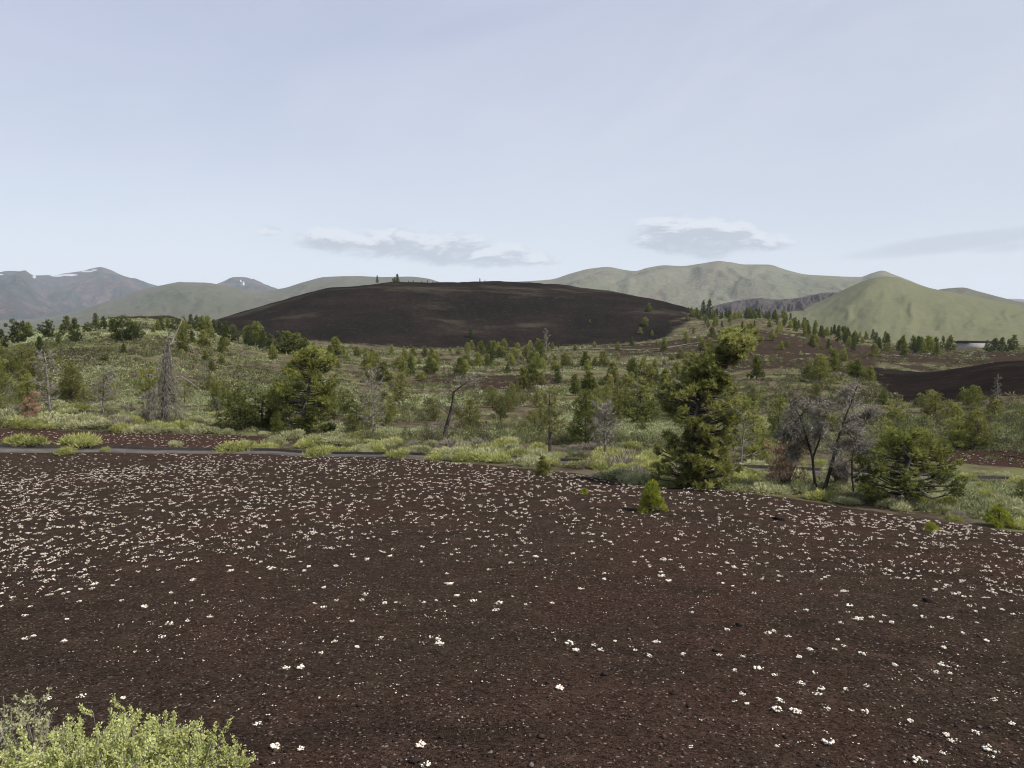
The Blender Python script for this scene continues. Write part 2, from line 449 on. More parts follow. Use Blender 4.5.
ROAD_PX = [(-260, 448.5), (-120, 449.3), (0, 450), (120, 450.8), (250, 452.5), (400, 456.5), (520, 461), (650, 465.5), (780, 471.5), (900, 477), (1024, 482.5), (1150, 488), (1300, 495)]
ROAD = np.array([hit(a, b)[0] for a, b in ROAD_PX])
EDGE_PX = [(-300, 452), (250, 453), (330, 456), (420, 460), (500, 466), (580, 474), (650, 487), (720, 488), (800, 499), (860, 509), (930, 518), (1024, 531), (1200, 560), (1400, 600)]
EDGE_R = [(a, hit(a, b)[1]) for a, b in EDGE_PX]

ROAD_R = [(a, float(np.hypot(*q[:2]))) for (a, b), q in zip(ROAD_PX, ROAD)]

def zones(x, y):
    r = np.hypot(x, y); ph = np.arctan2(x, y)
    px = 512 + F * np.tan(np.clip(ph, -1.2, 1.2)) / CT * (CT * CT + ST * ST)
    e = poly_r(px, EDGE_R)
    cz = 1 - sstep(-1.2, 1.0, r - e)
    cz = np.where(np.abs(ph) > 1.2, 1.0, cz)
    # beyond the path on the left the cinder carries on a little
    rd = poly_r(px, ROAD_R)
    st = (1 - sstep(225, 300, px)) * (1 - sstep(50.3, 51.6, r)) * sstep(-2.5, -1, r - rd)
    cz = np.maximum(cz, st)
    # strip on the right beyond the path
    st2 = sstep(880, 905, px) * sstep(43.9, 44.8, r) * (1 - sstep(46.6, 47.4, r))
    cz = np.maximum(cz, st2)
    red = np.maximum(st * sstep(0.3, 1.2, r - rd), st2) * 0.8
    # patches of bare dark cinder in the basin
    pt = sstep(0.56, 0.66, fbm(x / 24, y / 24, 3, 41)) * sstep(60, 90, r) * (1 - sstep(320, 380, r)) * sstep(330, 470, px)
    flat = sstep(700, 730, px) * (1 - sstep(870, 900, px)) * sstep(125, 160, r) * (1 - sstep(290, 330, r)) * 0.85
    mid = sstep(560, 620, px) * sstep(190, 240, r) * (1 - sstep(320, 350, r)) * 0.62
    cz = np.maximum(cz, np.maximum(pt * 0.8, np.maximum(flat * 0.75, mid)))
    # black: cone and mound
    cone = sstep(330, 365, r + 14 * (fbm(px / 60, r / 60, 3, 5) - 0.5)) * sstep(196, 232, px) * (1 - sstep(640, 735, px + (r - 420) * -0.25)) * (1 - sstep(820, 900, r))
    mound = sstep(868, 905, px + (r - 120) * 0.35) * sstep(88, 97, r + 6 * (fbm(px / 25, r / 25, 3, 8) - 0.5)) * (1 - sstep(172, 190, r))
    lava = .56 * sstep(95, 112, px) * (1 - sstep(190, 215, px)) * sstep(262, 290, r) * (1 - sstep(420, 470, r))
    bz = np.maximum(np.maximum(cone, mound), lava)
    bz = np.maximum(bz, flat * 0.42)
    return cz, bz, red

def build_ground():
    inner = np.exp(np.linspace(math.log(0.7), math.log(60), 330))
    outer = np.exp(np.linspace(math.log(60), math.log(1200), 330))[1:]
    far = np.exp(np.linspace(math.log(1200), math.log(13500), 40))[1:]
    rr = np.concatenate([inner, outer, far])
    ph = np.concatenate([np.linspace(-0.80, 0.80, 620), np.linspace(0.80, 2 * math.pi - 0.80, 90)[1:-1]])
    nr, npn = len(rr), len(ph)
    X = rr[:, None] * np.sin(ph)[None]; Y = rr[:, None] * np.cos(ph)[None]
    Z = H(X, Y)
    v = np.stack([X, Y, Z], -1).reshape(-1, 3)
    i = np.arange(nr - 1)[:, None] * npn; j = np.arange(npn)[None]; j2 = (j + 1) % npn
    f4 = np.stack([i + j, i + j2, i + npn + j2, i + npn + j], -1).reshape(-1, 4)[:, ::-1]
    mb = MB(); mb.add(v, None, f4)
    c = len(v); mb.add([[0, 0, float(H(0.0, 0.01))]], [[(j_ + 1) % npn - c, j_ - c, 0] for j_ in range(npn)][::-1])
    me = mb.mesh('ground', M['ground'], True)
    co = np.vstack([v, [[0, 0, 0]]])
    cz, bz, rz = zones(co[:, 0], co[:, 1])
    at = me.attributes.new('zone', 'FLOAT_COLOR', 'POINT')
    at.data.foreach_set('color', np.stack([cz, bz, rz, np.ones(len(co))], -1).astype(np.float32).ravel())
    tag(link('ground', me), kind='structure')
build_ground()

# ------------------------------------------------------------------ the paved path with its low kerb
def ribbon(name, offs0, offs1, lift, thick, mat):
    t = np.linspace(0, len(ROAD) - 1, 260)
    cx = pchip(np.arange(len(ROAD)), ROAD[:, 0], t); cy = pchip(np.arange(len(ROAD)), ROAD[:, 1], t)
    dx, dy = np.gradient(cx), np.gradient(cy); l = np.hypot(dx, dy); nx, ny = -dy / l, dx / l
    zc = H(cx, cy, True)
    rows = []
    for o, dz in ((offs0, -thick), (offs0, 0), (offs1, 0), (offs1, -thick)):
        xx, yy = cx + nx * o, cy + ny * o
        z = np.maximum(H(xx, yy), 0.35 * zc + 0.65 * H(xx, yy)) + lift + dz
        rows.append(np.stack([xx, yy, z], -1))
    v = np.stack(rows, 1); n = len(t)
    i = np.arange(n - 1)[:, None] * 4; j = np.arange(3)[None]
    f4 = np.stack([i + j, i + 4 + j, i + 5 + j, i + 1 + j], -1).reshape(-1, 4)
    mb = MB(); mb.add(v.reshape(-1, 3), None, f4)
    return tag(link(name, mb.mesh(name, mat)), kind='structure')

def plain_mat(name, a, bc, sc, bump=0.01, rough=0.9):
    m, nt, b, out = material(name)
    n = nt.noise(pos(nt), sc, 6, 0.7)
    nt.l.new(nt.mix(nt.ramp(n, 0.3, 0.7), a, bc), b.inputs['Base Color'])
    nt.l.new(nt.bump(nt.noise(pos(nt), sc * 12, 3), 0.5, bump), b.inputs['Normal'])
    b.inputs['Roughness'].default_value = rough
    return m
M['asphalt'] = plain_mat('worn_pale_asphalt', (0.062, 0.057, 0.053), (0.112, 0.103, 0.097), 1.4)
M['kerb'] = plain_mat('dark_asphalt_kerb', (0.016, 0.014, 0.013), (0.034, 0.029, 0.026), 2.0)
M['trail'] = plain_mat('dusty_trail', (0.085, 0.070, 0.055), (0.180, 0.152, 0.120), 0.25)
ribbon('path', -0.38, 0.28, 0.06, 0.3, M['asphalt'])
ribbon('kerb', 0.283, 0.48, 0.17, 0.4, M['kerb'])

# faint pale foot trail below the cone
def trail():
    pts = np.array([hit(a, b)[0] for a, b in [(540, 350.5), (585, 349), (630, 350), (660, 349), (690, 344), (720, 340)]])
    t = np.linspace(0, len(pts) - 1, 160)
    cx = pchip(np.arange(len(pts)), pts[:, 0], t); cy = pchip(np.arange(len(pts)), pts[:, 1], t)
    dx, dy = np.gradient(cx), np.gradient(cy); l = np.hypot(dx, dy); nx, ny = -dy / l, dx / l
    w = 0.6 + 1.0 * vnoise(t * 4, t * 0, 4)
    rows = []
    for s in (-1, 0, 1):
        xx, yy = cx + nx * w * s, cy + ny * w * s
        rows.append(np.stack([xx, yy, H(xx, yy) + (0.22 if s == 0 else 0.12)], -1))
    v = np.stack(rows, 1)
    i = np.arange(len(t) - 1)[:, None] * 3; j = np.arange(2)[None]
    f4 = np.stack([i + j, i + 3 + j, i + 4 + j, i + 1 + j], -1).reshape(-1, 4)
    mb = MB(); mb.add(v.reshape(-1, 3), None, f4)
    tag(link('trail', mb.mesh('trail', M['trail'])), kind='structure')
trail()

# ------------------------------------------------------------------ hills and mountains beyond
def ridge(name, crest, rc, rf, base, mat, rb=None, spur=0.25, k=30, power=1.15, seed=1, nphi=360, nr=90, rough=0.03, snow=None, wob=0.12):
    xs = [a for a, b in crest]; ys = [b for a, b in crest]
    px = np.linspace(xs[0], xs[-1], nphi)
    py = pchip(xs, ys, px)
    phi = np.array([az(p) for p in px])
    rcw = rc * (1 + wob * (fbm(phi * k * 0.35, phi * 0 + seed, 3, seed) - 0.5))
    zc = np.array([tan_el(p, q) for p, q in zip(px, py)]) * rcw
    rb = rb or rc * 1.35
    t = np.concatenate([np.linspace(0, 1, nr), np.linspace(1, 2, nr // 3)[1:]])
    T, PHI = np.meshgrid(t, phi, indexing='ij')
    RC, ZC = rcw[None] + 0 * T, zc[None] + 0 * T
    rr = np.where(T <= 1, rf + (RC - rf) * T, RC + (rb - RC) * (T - 1))
    n = 1 - np.abs(2 * fbm(PHI * k * .55 + T * 1.1 * (1 - T) + .5 * fbm(PHI * k, T * 3, 3, seed + 2), T * 1.1 + seed, 5, seed) - 1) * 1.7
    n2 = fbm(PHI * k * 2.2, T * 4 + seed, 4, seed + 5)
    env = np.clip(4 * T * (1 - T), 0, 1)
    tt = np.clip(T + spur * env * (n - 0.55) + spur * 0.4 * env * (n2 - 0.5), 0, 1)
    f = np.where(T <= 1, tt ** power * (1 - 0.25 * tt) / 0.75, 1 - sstep(0, 1, T - 1))
    Z = base + (ZC - base) * f
    Z += rough * (ZC.max() - base) * (fbm(PHI * k * 6, T * 14, 4, seed + 9) - 0.5) * np.clip(T * 6, 0, 1) * np.clip(np.abs(T - 1) * 12, 0.12, 1)
    Z = np.where((T < 0.02) | (T > 1.98), base - 30, Z)
    X, Y = rr * np.sin(PHI), rr * np.cos(PHI)
    v = np.stack([X, Y, Z], -1).reshape(-1, 3)
    m, q = T.shape
    i = np.arange(m - 1)[:, None] * q; j = np.arange(q - 1)[None]
    f4 = np.stack([i + j, i + q + j, i + q + j + 1, i + j + 1], -1).reshape(-1, 4)[:, ::-1]
    tint = np.zeros(T.shape)
    if snow:
        for (sx, sy, wx, wy) in snow:   # snow lies at this bearing and height
            for d in range(1):
                P_ = np.interp(PHI, phi, px)
                elev = Z / rr
                yy_ = rr * np.cos(PHI); row = 384 - F * (yy_ * ST + Z * CT) / (yy_ * CT - Z * ST)
                tint = np.maximum(tint, np.where((T > 0.45) & (T < 1.04), 1 - np.clip(np.hypot((P_ - sx) / wx, (row - sy) / wy), 0, 1.6) * 0.5, 0))
    mb = MB(); mb.add(v, None, f4, tint.reshape(-1))
    return tag(link(name, mb.mesh(name, mat, True)), kind='structure')

M['mount'] = hill_mat('high_mountain', ((0.078, 0.050, 0.054), (0.022, 0.050, 0.042), (0.150, 0.100, 0.092), (0.030, 0.030, 0.034)), 0.0017, (0.5, 0.6), 90, True)
M['foot'] = hill_mat('grassy_foothill', ((0.105, 0.098, 0.070), (0.082, 0.094, 0.060), (0.120, 0.092, 0.074), (0.068, 0.068, 0.050)), 0.0022, (0.5, 0.64), 24)
M['range'] = hill_mat('grassy_range', ((0.150, 0.142, 0.102), (0.120, 0.128, 0.085), (0.165, 0.130, 0.102), (0.100, 0.100, 0.074)), 0.0022, (0.5, 0.64), 24)
M['green'] = hill_mat('green_cone', ((0.130, 0.129, 0.076), (0.118, 0.122, 0.066), (0.142, 0.128, 0.084), (0.092, 0.096, 0.055)), 0.006, (0.56, 0.7), 1.2)
M['lava'] = hill_mat('old_lava', ((0.050, 0.042, 0.042), (0.075, 0.062, 0.058), (0.110, 0.092, 0.085), (0.040, 0.036, 0.036)), 0.02, (0.5, 0.66), 4)

ridge('mountain', [(-420, 290), (-260, 272), (-120, 277), (-40, 274), (0, 272.5), (12, 271), (27, 271.5), (37, 275.5), (55, 275), (70, 273), (85, 271), (95, 268.5), (103, 267), (112, 269.5), (125, 275.5), (140, 280), (160, 286), (185, 291), (205, 290), (222, 282.5), (238, 277), (252, 279.5), (265, 284), (285, 291), (330, 296), (400, 300)],
      9200, 5200, -60, M['mount'], 11500, spur=0.36, k=26, power=1.0, seed=3, nphi=620, nr=130, rough=0.05,
      snow=[(37, 276.8, 1.6, 1.8), (60, 275.6, 7, 1.2), (72, 275.0, 8, 1.1), (90, 271.4, 6, .8), (97, 270.0, 3, .7), (245, 283.5, 1.1, 1.9), (242, 280.8, .8, 1.3), (2, 274.5, 5, .7)])
ridge('foothill', [(-200, 320), (20, 320), (70, 313), (100, 304), (130, 294), (150, 288), (165, 285), (182, 282.2), (205, 282.5), (228, 286), (262, 291), (285, 288), (305, 282), (327, 277), (355, 276), (385, 277), (410, 276.5), (428, 278.5), (445, 283), (470, 285), (520, 287)],
      5000, 2300, -42, M['foot'], 6000, spur=0.2, k=14, power=1.05, seed=8, nphi=520, nr=110, rough=0.035)
ridge('hill_range', [(440, 292), (480, 284), (520, 281.5), (550, 279.5), (572, 273), (590, 268.5), (607, 267), (622, 269.5), (634, 271), (648, 267.5), (664, 265.3), (680, 266), (700, 263.5), (718, 261), (728, 262.5), (745, 264.5), (765, 264.5), (785, 270), (805, 274.5), (830, 276), (858, 277), (870, 273), (880, 270.6), (890, 274), (905, 279.5), (925, 287), (950, 293), (1000, 300), (1100, 305)],
      4700, 2400, -42, M['range'], 6000, spur=0.22, k=11, power=1.0, seed=21, nphi=700, nr=120, rough=0.03)
ridge('far_hill', [(880, 300), (920, 293), (945, 288.5), (960, 287.5), (975, 291), (1000, 297.5), (1030, 304), (1080, 309), (1160, 306), (1300, 300), (1440, 305)],
      3200, 2000, -42, M['foot'], 4200, spur=0.25, k=40, seed=33, nphi=260)
ridge('blue_mountain', [(960, 304), (990, 300.5), (1010, 298.8), (1030, 300), (1080, 303), (1160, 300), (1300, 305)],
      12500, 9800, -60, M['mount'], 13200, spur=0.2, k=30, seed=35, nphi=160)
ridge('lava_ridge', [(640, 318), (690, 312), (725, 303), (745, 299.5), (758, 298.2), (775, 299.5), (800, 297.5), (826, 292.6), (850, 293), (900, 298), (960, 306)],
      2050, 1300, -40, M['lava'], 2400, spur=0.4, k=60, seed=41, nphi=420, rough=0.10)
ridge('green_hill', [(740, 326), (765, 316), (790, 310), (812, 304), (830, 296), (848, 287), (862, 281), (874, 277.5), (884, 276.5), (896, 277.5), (906, 281), (918, 285.5), (935, 289.5), (960, 294), (985, 299), (1024, 306), (1080, 312), (1160, 320), (1250, 326), (1400, 330)],
      1750, 800, -34, M['green'], 2300, spur=0.08, k=26, power=1.5, seed=52, nphi=420, rough=0.012, wob=0.04)

# ------------------------------------------------------------------ trees
def bend_path(p0, p1, n, sag, rng, wig=0.04):
    p0, p1 = np.asarray(p0, float), np.asarray(p1, float)
    t = np.linspace(0, 1, n)[:, None]
    L = np.linalg.norm(p1 - p0)
    p = p0 + (p1 - p0) * t
    p[:, 2] -= sag * L * (4 * t[:, 0] * (1 - t[:, 0]))
    w = rng.normal(0, wig * L, (n, 3)); w[0] = 0; w[-1] = 0
    return p + w

def trunk_at(tr, z):
    return np.array([np.interp(z, tr[:, 2], tr[:, 0]), np.interp(z, tr[:, 2], tr[:, 1]), z])

def clump_foliage(mb, c, r, axis, nt, nb, L, W, rng, tint=0.5, flat=0.65):
    """a spray of needle tufts round a branch end: tufts fill a flattened lobe, needles fan out"""
    d = norm(rng.normal(size=(nt, 3))); q = rng.uniform(0.25, 1, (nt, 1)) ** 0.6
    o = d * q * r; o[:, 2] *= flat
    P = c + o
    A = norm(o / max(r, 1e-6) + axis * 0.8 + np.array([0, 0, 0.45]))
    P = np.repeat(P, nb, 0); A = np.repeat(A, nb, 0)
    D = norm(A + rng.normal(0, 0.75, (nt * nb, 3)))
    tt = np.clip(np.repeat(tint + rng.normal(0, 0.17, nt), nb) + rng.normal(0, 0.08, nt * nb), 0, 1)
    blades(mb, P + rng.normal(0, 0.02, P.shape), D, L * rng.uniform(0.6, 1.25, nt * nb), W, tt, rng)

def pine_from(trunk, rad, clumps, rng, nt=12, nb=9, L=0.13, W=0.02, drop=0.32, sides=7, tint=0.5, twigs=True, flat=0.65, brmul=1.0):
    """trunk polyline + clumps (x, y, z, r[, tint]) -> trunk and crown meshes' builders"""
    tb, cb = MB(), MB()
    trunk = np.asarray(trunk, float)
    tube(tb, trunk, rad, sides, 0.45)
    for c in clumps:
        cen = np.array(c[:3], float); r = c[3]; ti = c[4] if len(c) > 4 else tint
        hd = math.hypot(cen[0] - np.interp(cen[2], trunk[:, 2], trunk[:, 0]), cen[1] - np.interp(cen[2], trunk[:, 2], trunk[:, 1]))
        z0 = float(np.clip(cen[2] - drop * hd, 0.12, trunk[-1, 2] * 0.985))
        p0 = trunk_at(trunk, z0)
        if hd > 0.12:
            pth = bend_path(p0, cen, 5, 0.08, rng, 0.03)
            rb = min(0.055, 0.016 + 0.018 * hd) * brmul
            tube(tb, pth, np.linspace(rb, 0.008 * brmul, 5), 4, 0.5)
            if twigs:
                for _ in range(3):
                    tip = cen + norm(rng.normal(size=3)) * r * np.array([0.8, 0.8, 0.45])
                    tube(tb, bend_path(pth[3], tip, 3, 0.0, rng, 0.03), np.linspace(0.010, 0.004, 3) * brmul, 3, 0.55)
        clump_foliage(cb, cen, r, norm(cen - p0), max(3, int(nt * (r / 0.35) ** 2)), nb, L, W, rng, ti, flat)
    return tb, cb

def auto_clumps(Hh, Rm, n, rng, t0=0.12, shape=0.8, cr=(0.24, 0.44), gap=0.15, lean=0.0, round_=False):
    out = []
    miss = rng.uniform(0, 2 * math.pi, 2)
    for i in range(n):
        t = t0 + (1 - t0) * ((i + rng.uniform(0, 1)) / n)
        a = i * 2.39996 + rng.uniform(-0.5, 0.5)
        if round_: R_ = Rm * math.sqrt(max(0.05, 1 - ((t - 0.5) / 0.56) ** 2))
        else: R_ = Rm * (1 - t) ** shape * min(1, 0.55 + t / 0.3)
        if rng.uniform() < gap: R_ *= 0.45
        d = R_ * rng.uniform(0.55, 1.1)
        z = t * Hh * 0.97
        out.append((math.cos(a) * d + lean * t * t, math.sin(a) * d, z, rng.uniform(*cr) * (0.75 + 0.5 * (1 - t)), 0.35 + 0.3 * t + rng.normal(0, 0.08)))  # tint climbs with height, painting top light onto the crown
        if d > 0.7 * Rm and rng.uniform() < 0.8:
            out.append((math.cos(a + 0.25) * d * 0.5 + lean * t * t, math.sin(a + 0.25) * d * 0.5, z - 0.08 * d, rng.uniform(*cr) * 0.8, 0.3 + 0.3 * t))
    return out

def trunk_line(Hh, rng, lean=0.0, wig=0.06, n=8):
    z = np.linspace(-0.25, Hh, n); t = np.clip(z / Hh, 0, 1)
    x = lean * t * t + np.cumsum(rng.normal(0, wig, n)) * t; y = np.cumsum(rng.normal(0, wig, n)) * t
    x -= x[1] * (1 - t); y -= y[1] * (1 - t)
    return np.stack([x, y, z], -1)

def bare_tree(Hh, rng, n_br=22, lean=0.0, r0=0.11, t0=0.15, reach=1.2, droop=0.0, sub=4, fine=24, fineL=0.3, fineW=0.018, wig=0.07, up=0.35, taper=0.85, finetint=0.5):
    """bare weathered tree: trunk with branching limbs (mesh 1) and a brush of fine dead twigs (mesh 2)"""
    tb, cb = MB(), MB()
    tr = trunk_line(Hh, rng, lean, wig, 9)
    tube(tb, tr, np.linspace(r0, r0 * 0.18, 9), 7, 0.5)
    for i in range(n_br):
        t = t0 + (1 - t0) * (i + rng.uniform()) / n_br
        a = i * 2.39996 + rng.uniform(-0.6, 0.6)
        L = reach * (1.05 - taper * t) * rng.uniform(0.5, 1.15)
        p0 = trunk_at(tr, t * Hh * 0.98)
        d = np.array([math.cos(a), math.sin(a), up + rng.normal(0, 0.2)]); d /= np.linalg.norm(d)
        p1 = p0 + d * L; p1[2] -= droop * L
        pth = bend_path(p0, p1, 6, -0.12 if droop else 0.06, rng, 0.045)
        rb = r0 * 0.42 * (1 - 0.55 * t)
        tube(tb, pth, np.linspace(rb, 0.010, 6), 4, 0.5 + rng.normal(0, 0.15))
        for k in range(sub):
            q = pth[rng.integers(2, 6)]
            e = q + norm(d + rng.normal(0, 0.7, 3)) * L * rng.uniform(0.2, 0.5); e[2] -= droop * L * 0.35
            tube(tb, bend_path(q, e, 3, 0, rng, 0.05), np.linspace(rb * 0.45, 0.006, 3), 3, 0.55 + rng.normal(0, 0.15))
            if fine:
                P = q + (e - q) * rng.uniform(0.2, 1, (fine, 1))
                D = norm(np.broadcast_to(norm(e - q), (fine, 3)) + rng.normal(0, 0.7, (fine, 3)) - np.array([0, 0, droop * 0.8]))
                blades(cb, P, D, fineL * rng.uniform(0.4, 1.2, fine), fineW, np.clip(finetint + rng.normal(0, 0.25, fine), 0, 1), rng)
    return tb, cb

class Kind:
    """prototype meshes of one kind of tree or shrub: list of (part name, mesh), with its own height"""
    def __init__(s, parts, height, width): s.parts, s.h, s.w = parts, height, width

def place(kind, name, label, cat, loc, height, group=None, rz=None, wide=1.0):
    s = height / kind.h
    o = thing(name, label, cat, loc, group, RNG.uniform(0, 6.28) if rz is None else rz, s)
    o.scale = (s * wide, s * wide, s)
    for pn, me in kind.parts: link(pn, me, o)
    return o

def mk_pine(seed, Hh, Rm, n, mat, nt=20, nb=8, L=0.16, W=0.042, lean=0.0, shape=0.8, t0=0.12, cr=(0.30, 0.52), gap=0.15, round_=False, bark='bark', r0=None, drop=0.32, flat=0.65):
    rng = np.random.default_rng(seed)
    cl = auto_clumps(Hh, Rm, n, rng, t0, shape, cr, gap, lean, round_)
    tl = trunk_line(Hh, rng, lean, 0.03)
    r0 = r0 or 0.022 * Hh + 0.03
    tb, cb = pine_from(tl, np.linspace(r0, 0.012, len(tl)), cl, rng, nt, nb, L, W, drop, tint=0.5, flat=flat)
    return Kind([('trunk', tb.mesh('trunk', M[bark])), ('crown', cb.mesh('crown', M[mat]))], Hh, 2 * Rm)

def mk_bare(seed, Hh, wood, brush, **kw):
    rng = np.random.default_rng(seed)
    tb, cb = bare_tree(Hh, rng, **kw)
    ps = [('trunk', tb.mesh('trunk', M[wood]))]
    if cb.n: ps.append(('twigs', cb.mesh('twigs', M[brush])))
    return Kind(ps, Hh, 2)

# near kinds (a few tens of metres off) and far kinds (coarser needles)
NEAR = {
    'pine': [mk_pine(100 + i, 4.2, 1.45, 40, 'pine', shape=0.5 + 0.1 * (i % 3), gap=0.25, lean=0.2 * (i % 3 - 1)) for i in range(5)],
    'olive': [mk_pine(120 + i, 3.8, 1.45, 34, 'olive', gap=0.3, shape=0.45, lean=0.3 * (i % 3 - 1)) for i in range(4)],
    'round': [mk_pine(140 + i, 3.0, 1.2, 30, 'pine', gap=0.2, round_=True, t0=0.06, cr=(0.28, 0.46)) for i in range(3)],
    'sparse': [mk_pine(160 + i, 4.6, 1.15, 22, 'olive', gap=0.35, shape=0.45, t0=0.3, cr=(0.24, 0.42), nt=16) for i in range(3)],
    'bare': [mk_bare(180 + i, 4.2, 'greywood', 'greytwig', n_br=24, reach=1.3, r0=0.10, sub=4, fine=14, fineL=0.28) for i in range(3)],
    'brush': [mk_bare(190 + i, 2.6, 'greywood', 'greytwig', n_br=26, reach=1.1, r0=0.07, t0=0.05, sub=5, fine=30, fineL=0.3, taper=0.5, up=0.8) for i in range(2)],
}
FARK = {
    'dark': [mk_pine(200 + i, 5.0, 1.35, 22, 'darkpine', nt=7, nb=8, L=0.34, W=0.11, cr=(0.4, 0.65), shape=0.75, gap=0.12, r0=0.13) for i in range(4)],
    'round': [mk_pine(210 + i, 4.2, 1.9, 22, 'darkpine', nt=7, nb=8, L=0.34, W=0.11, cr=(0.45, 0.75), gap=0.15, round_=True, r0=0.14) for i in range(3)],
    'pine': [mk_pine(220 + i, 4.2, 1.45, 24, 'pine', nt=7, nb=8, L=0.32, W=0.11, cr=(0.45, 0.75), shape=0.7, gap=0.2, r0=0.12) for i in range(4)],
    'olive': [mk_pine(230 + i, 3.8, 1.6, 22, 'olive', nt=7, nb=8, L=0.32, W=0.11, cr=(0.45, 0.75), gap=0.25, round_=bool(i % 2), r0=0.12) for i in range(3)],
    'bare': [mk_bare(240 + i, 4.4, 'greywood', 'greytwig', n_br=18, reach=1.4, r0=0.12, sub=3, fine=8, fineL=0.45, fineW=0.035) for i in range(2)],
}

taken = []   # (px, r) of what is placed, so that the scatter keeps clear
def tree(kind, name, label, cat, px, base, top, group=None, r=None, wide=1.0, rz=None):
    if r is None: p, rr = hit(px, base)
    else: p, rr = at_r(px, r), r
    h = max(0.3, tan_el(px, top) * rr - p[2])
    p = p - np.array([0, 0, 0.03])
    taken.append((p[0], p[1]))
    return place(kind, name, label, cat, p, h, group, rz, wide)

def custom(name, label, cat, px, base, parts, group=None):
    p, rr = hit(px, base)
    taken.append((p[0], p[1]))
    # turn so that the local x axis lies across the line of sight
    o = thing(name, label, cat, p, group, -math.atan2(p[0], p[1]))
    for pn, me in parts: link(pn, me, o)
    return o

def sz(px, base):      # metres per picture pixel at the foot of something
    p, rr = hit(px, base); return math.hypot(*p[:2]) / F / 1.0 * (1.0), rr

# --- A: tall leaning pine right of the middle
def big_pine():
    rng = np.random.default_rng(501); bx, by = 690, 487
    m, _ = sz(bx, by)
    def L_(x, y): return ((x - bx) * m, (by - y) * m)
    tr = []
    for x, y in [(690, 494), (689, 470), (691, 445), (694, 420), (698, 398), (703, 380), (707, 362), (716, 346), (728, 336)]:
        a, z = L_(x, y); tr.append([a, rng.normal(0, 0.04), z])
    cl = []
    sil = np.array([(334, 722, 742), (345, 709, 749), (355, 701, 746), (365, 694, 734), (375, 689, 728), (385, 672, 727), (395, 661, 735), (405, 660, 740), (415, 668, 740), (425, 675, 735), (435, 671, 728), (445, 663, 725), (455, 663, 727), (465, 660, 730), (475, 660, 731), (486, 662, 726)], float)
    for k in range(292):
        y = rng.uniform(333, 484) if k < 238 else (rng.uniform(352, 386) if k < 262 else rng.uniform(428, 485))
        lo, hi = np.interp(y, sil[:, 0], sil[:, 1]), np.interp(y, sil[:, 0], sil[:, 2])
        c_, hw = (lo + hi) / 2, (hi - lo) / 2
        u = rng.uniform(-1, 1) * 1.0; dep = rng.uniform(-1, 1) * math.sqrt(max(0.0, 1 - u * u)) * hw * m
        if float(vnoise(np.array((c_ + u * hw) / 13.0), np.array(y / 11.0), 71)) < (.30 if y > 388 else .12) and abs(u) > .3: continue
        a, z = L_(c_ + u * hw * .93, y)
        top = float(sstep(372, 345, y)) if False else max(0.0, min(1.0, (368 - y) / 24))
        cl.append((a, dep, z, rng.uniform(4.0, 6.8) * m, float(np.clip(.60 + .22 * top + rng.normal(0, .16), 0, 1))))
    for (x, y, r) in [(708, 366, 7), (703, 373, 7), (713, 360, 7), (718, 369, 6), (699, 379, 7), (722, 362, 6), (711, 376, 7), (720, 378, 6), (697, 370, 5), (705, 360, 5), (664, 389, 6), (657, 398, 5), (668, 396, 6), (662, 404, 5), (652, 392, 3.5), (672, 384, 4), (666, 412, 5), (659, 452, 5), (657, 466, 5), (656, 476, 5), (735, 466, 5), (730, 486, 5), (741, 405, 4), (744, 417, 4), (658, 446, 4), (655, 482, 5), (733, 455, 4), (748, 333, 5), (741, 328, 4), (752, 341, 4), (734, 476, 4), (686, 362, 4), (666, 437, 5)]:
        a, z = L_(x, y); cl.append((a, rng.normal(0, .3), z, r * m, .55 + rng.normal(0, .1)))
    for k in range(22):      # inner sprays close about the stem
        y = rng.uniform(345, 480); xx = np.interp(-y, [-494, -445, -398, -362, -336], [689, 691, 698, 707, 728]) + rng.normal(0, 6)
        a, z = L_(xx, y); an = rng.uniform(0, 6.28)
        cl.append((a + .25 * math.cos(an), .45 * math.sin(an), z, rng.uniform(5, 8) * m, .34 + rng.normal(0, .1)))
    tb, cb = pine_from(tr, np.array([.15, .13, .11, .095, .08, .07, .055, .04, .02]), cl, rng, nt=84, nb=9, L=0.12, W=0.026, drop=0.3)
    # a few bare grey limbs showing on the right side
    db = MB()
    for (x0, y0, x1, y1) in [(698, 398, 742, 416), (696, 415, 736, 428), (703, 381, 722, 374), (692, 430, 727, 443), (691, 452, 672, 470), (706, 365, 696, 358)]:
        a, z = L_(x0, y0); a1, z1 = L_(x1, y1)
        tube(db, bend_path([a, 0, z], [a1, -0.35, z1], 6, -0.08, rng, 0.03), np.linspace(.035, .006, 6), 5, 0.8)
    custom('pine_tree', 'tallest pine, leaning, with a pale yellow top, at the dark cinder edge', 'tree', bx, by,
           [('trunk', tb.mesh('trunk', M['bark'])), ('crown', cb.mesh('crown', M['bigolive'])), ('dead_branch', db.mesh('dead_branch', M['greywood']))])
big_pine()

